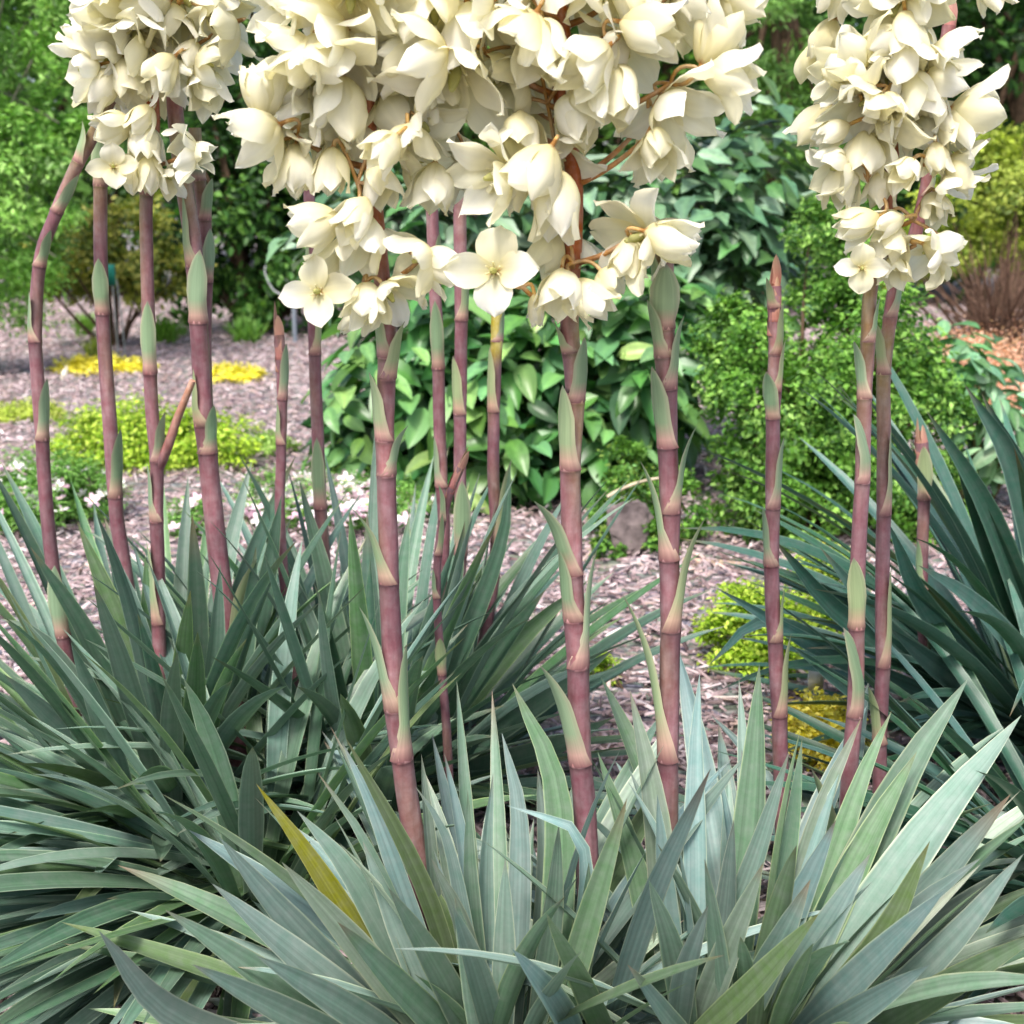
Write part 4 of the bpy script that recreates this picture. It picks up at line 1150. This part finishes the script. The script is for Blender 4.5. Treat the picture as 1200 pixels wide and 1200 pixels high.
sD = Stalk(yL1, [(203, 90), (207, 150), (216, 220), (228, 300), (234, 400), (240, 500), (248, 580), (259, 680), (271, 770), (280, 860)], 2.02, (17, 26),
    [(312, 'L', 219, 225, 16), (378, 'C', 236, 290, 20), (498, 'L', 232, 430, 16), (530, 'R', 247, 470, 16), (775, 'R', 298, 648, 24)], 10, "thickest stalk of its plant, leaning", redden=lin("#9a6a66"), head_y=160)
sD2 = Stalk(yL1, [(228, 150), (232, 200), (239, 255), (241, 320), (240, 420), (244, 520), (252, 620), (262, 720), (276, 860)], 2.07, (14, 18),
    [(212, 'C', 231, 165, 18), (258, 'R', 246, 205, 16), (330, 'R', 243, 265, 18)], 11, "maroon stalk crossing behind the thickest stalk", redden=MAR, head_y=100)
# ---- stalks of the dense yucca
sE = Stalk(yL2, [(327, 392), (330, 440), (330, 520), (328, 600), (335, 700)], 2.12, (12, 12), [(468, 'R', 333, 400, 14), (520, 'L', 328, 470, 10)], 12, "thin stalk with a pointed pink bud", bud=6)
sF = Stalk(yL2, [(357, 150), (361, 210), (366, 300), (368, 400), (372, 500), (376, 600), (385, 720)], 2.25, (12, 16), [(200, 'R', 362, 160, 14), (415, 'R', 376, 350, 10), (595, 'C', 372, 510, 14), (320, 'L', 362, 265, 10)], 13)
sG1 = Stalk(yL2, [(500, 180), (506, 240), (509, 330), (513, 400), (515, 500), (518, 570), (520, 640), (510, 760)], 2.22, (14, 15), [(432, 'C', 510, 350, 14), (330, 'R', 512, 270, 12), (570, 'L', 512, 510, 10)], 14)
sG2 = Stalk(yL2, [(540, 190), (539, 260), (540, 350), (540, 450), (539, 550), (540, 650), (530, 760)], 2.18, (15, 15), [(485, 'L', 534, 415, 18), (375, 'R', 545, 310, 12), (650, 'C', 541, 560, 18)], 15)
sG3 = Stalk(yL2, [(583, 360), (580, 450), (578, 550), (581, 620), (577, 690), (560, 790)], 2.22, (14, 15), [(482, 'L', 577, 405, 16), (400, 'R', 588, 360, 10), (635, 'R', 597, 535, 14)], 16, redden=lin("#b0a24c"), head_y=430)
sG4 = Stalk(yL2, [(540, 548), (524, 590), (513, 650), (513, 720), (518, 790), (523, 850), (526, 910), (528, 970)], 1.86, (9, 12), [(790, 'C', 516, 745, 12), (650, 'R', 516, 600, 10), (700, 'L', 510, 665, 9), (610, 'L', 515, 565, 10)], 17, "thin reddish stalk with a ragged orange bud", bud=6)
sR = Stalk(yR, [(1080, 518), (1083, 570), (1081, 660), (1085, 770), (1120, 860)], 2.3, (15, 11), [(585, 'C', 1081, 520, 16), (690, 'L', 1078, 630, 9), (770, 'R', 1090, 720, 9)], 18, "short brown bud stalk", bud=6)

# ---- flower heads
flowers(s2, [
    (687, 83, 'dl', 78, 'b', -.09), (765, 38, 'r', 78, 'b', -.07), (840, 42, 'ur', 72, 'b', -.04), (858, 94, 'r', 72, 'b', -.05), (806, 138, 'dr', 84, 'h', -.05), (770, 180, 'd', 66, 'b', -.05),
    (722, 112, 'd', 84, 'b', -.06), (675, 142, 'd', 76, 'b', -.05), (610, 162, 'd', 70, 'b', -.05), (528, 112, 'd', 96, 'h', -.06), (484, 70, 'l', 80, 'h', -.07), (602, 62, 'dl', 96, 'h', -.06),
    (552, 55, 'd', 92, 'h', -.05), (532, 15, 'l', 90, 'h'), (585, 22, 'dl', 92, 'h'), (638, 58, 'd', 84, 'b', -.07), (706, 22, 'd', 84, 'h'), (780, 15, 'dr', 84, 'h'), (828, 5, 'r', 84, 'h'), (876, 4, 'r', 66, 'b'),
    (740, 70, 'dr', 80, 'h', -.03), (560, 212, 'l', 82, 'h', -.07), (598, 218, 'dl', 66, 'b', -.04), (626, 206, 'dl', 76, 'b', -.08), (652, 248, 'd', 92, 'b', -.06), (580, 318, 'd', 98, 's', -.03),
    (656, 345, 'd', 66, 'b', -.05), (628, 366, 'd', 42, 'u', -.04), (692, 352, 'dr', 60, 'b', -.04), (727, 285, 'l', 80, 'h', -.05), (790, 282, 'r', 70, 'b', -.07), (738, 305, 'd', 58, 'b', -.04),
    (718, 335, 'dr', 48, 'h', -.03), (655, 205, 'd', 70, 'h', -.02), (700, 60, 'l', 70, 'h', -.02), (510, 35, 'd', 80, 'h', -.03), (620, 105, 'd', 80, 'h', -.02), (575, 105, 'dl', 80, 'h', -.01),
    (655, 10, 'd', 80, 'h', -.02), (740, 5, 'd', 80, 'b', -.04), (672, 295, 'dr', 50, 'b', .02), (640, 300, 'dl', 60, 'b', .0)], 301, extra=26, back=10, span=(0, 150), xr=150, szr=(75, 92))
flowers(s1, [
    (308, 104, 'u', 66, 'b', -.05), (292, 165, 'l', 78, 'h', -.06), (316, 178, 'dl', 66, 'h', -.03), (346, 205, 'd', 70, 'b', -.04), (372, 95, 'd', 100, 'h', -.06), (405, 82, 'dr', 92, 'h', -.05), (345, 110, 'dl', 90, 'h', -.05),
    (398, 132, 'd', 84, 'b', -.05), (330, 70, 'l', 78, 'h', -.05), (365, 45, 'l', 84, 'h', -.05), (345, 12, 'l', 80, 'h'), (312, 10, 'l', 70, 'h'), (388, 205, 'd', 62, 'b', -.05), (446, 178, 'dl', 56, 'b', -.09),
    (480, 178, 'd', 62, 'h', -.05), (506, 158, 'dr', 62, 'h', -.04), (444, 220, 'd', 62, 'b', -.04), (507, 222, 'd', 62, 'b', -.04), (364, 267, 'l', 72, 'b', -.06), (414, 258, 'dl', 66, 'b', -.07), (421, 288, 'd', 80, 'b', -.04),
    (374, 342, 'd', 78, 's', -.03), (476, 310, 'l', 70, 'h', -.05), (520, 312, 'r', 58, 'b', -.05), (430, 358, 'd', 62, 'b', -.05), (410, 376, 'dl', 38, 'u', -.03), (464, 358, 'dr', 62, 'h', -.05), (466, 68, 'l', 80, 'b', -.03),
    (480, 90, 'dl', 82, 'h', -.02), (512, 112, 'd', 90, 'b', -.01), (452, 12, 'd', 80, 'h'), (484, 20, 'dr', 80, 'h'), (410, 20, 'd', 80, 'h'), (380, 160, 'dl', 70, 'b', -.02), (420, 170, 'd', 66, 'b', .0), (470, 140, 'dr', 70, 'h', .0), (500, 190, 'r', 60, 'h', .0),
    (350, 150, 'dl', 70, 'h', -.02), (440, 90, 'd', 70, 'b', .02), (385, 310, 'dl', 50, 'b', .0)], 302, extra=24, back=10, span=(0, 160), xr=100, szr=(72, 88))
flowers(s3, [(795, 275, 'r', 60, 'b', -.02), (760, 285, 'l', 60, 'h', -.01)], 303)
flowers(s5, [
    (1063, 12, 'd', 66, 'h', -.03), (1044, 22, 'dl', 60, 'h', -.03), (1082, 22, 'dr', 58, 'h', -.03), (1063, 45, 'd', 62, 'b', -.05), (985, 62, 'ul', 66, 'h', -.04), (1003, 78, 'u', 60, 'h', -.04), (975, 92, 'l', 56, 'h', -.04), (1033, 52, 'l', 56, 'b', -.04),
    (1122, 74, 'r', 66, 'h', -.04), (1114, 98, 'r', 60, 'h', -.04), (1067, 85, 'd', 72, 'h', -.05), (1085, 105, 'dr', 62, 'b', -.04), (1000, 128, 'l', 66, 'h', -.05), (1014, 145, 'dl', 76, 'h', -.05), (1042, 132, 'd', 56, 'b', -.06), (972, 158, 'l', 50, 'b', -.04),
    (1074, 122, 'd', 76, 'b', -.04), (967, 200, 'l', 60, 'h', -.04), (986, 220, 'd', 60, 'b', -.03), (1013, 188, 'd', 70, 'b', -.04), (1060, 202, 'dl', 46, 'b', -.07), (1030, 226, 'd', 52, 'b', -.03), (1097, 190, 'd', 46, 'b', -.04), (1132, 200, 'r', 50, 'h', -.03),
    (1126, 227, 'dr', 56, 'h', -.03), (1097, 245, 'd', 48, 'b', -.02), (1146, 138, 'r', 66, 'h', -.04), (1116, 145, 'd', 62, 'b', -.03), (1130, 160, 'dr', 58, 'h', -.03), (1003, 264, 'l', 56, 'b', -.05), (1036, 262, 'l', 50, 'b', -.05), (1041, 290, 'd', 64, 'b', -.03),
    (1010, 314, 'd', 54, 's', -.03), (1078, 298, 'l', 56, 'h', -.04), (1106, 293, 'r', 50, 'b', -.04), (1048, 320, 'd', 46, 'b', -.03), (1040, 105, 'd', 66, 'h', -.02), (1050, 165, 'd', 60, 'h', -.02), (1020, 100, 'dl', 66, 'h', -.02), (1090, 160, 'dr', 56, 'h', -.01)],
    304, extra=10, back=6, span=(0, 180), xr=75, szr=(55, 68))
flowers(sC, [
    (98, 42, 'ul', 52, 'b', -.04), (86, 84, 'l', 60, 'h', -.05), (117, 106, 'dl', 56, 'b', -.04), (147, 30, 'd', 78, 'h', -.05), (160, 62, 'd', 78, 'h', -.06), (138, 68, 'dl', 76, 'h', -.05), (170, 14, 'l', 62, 'b', -.05), (187, 86, 'dl', 52, 'b', -.08),
    (150, 98, 'd', 60, 'b', -.03), (206, 36, 'd', 64, 'b', -.03), (246, 36, 'l', 66, 'h', -.04), (268, 20, 'r', 62, 'h', -.03), (223, 70, 'd', 50, 'b', -.04), (256, 80, 'r', 56, 'h', -.04), (243, 106, 'd', 58, 'b', -.03), (213, 98, 'dr', 52, 'h', -.03),
    (130, 150, 'l', 52, 'b', -.05), (163, 144, 'dl', 48, 'b', -.05), (170, 172, 'd', 62, 'b', -.04), (133, 196, 'd', 50, 's', -.03), (174, 208, 'd', 50, 'b', -.04), (207, 180, 'l', 52, 'h', -.05), (236, 183, 'r', 44, 'b', -.04), (202, 212, 'dr', 34, 'h', -.02),
    (120, 20, 'l', 66, 'h', -.03), (190, 40, 'dr', 66, 'h', -.02), (100, 10, 'l', 60, 'h', -.02), (225, 10, 'dr', 66, 'h', -.02), (150, 200, 'dl', 44, 'b', -.02), (118, 78, 'dl', 60, 'h', -.02)],
    305, extra=20, back=6, span=(0, 90), xr=85, szr=(58, 72))
# small pale yellow bracts seen at the crossing of the two big heads
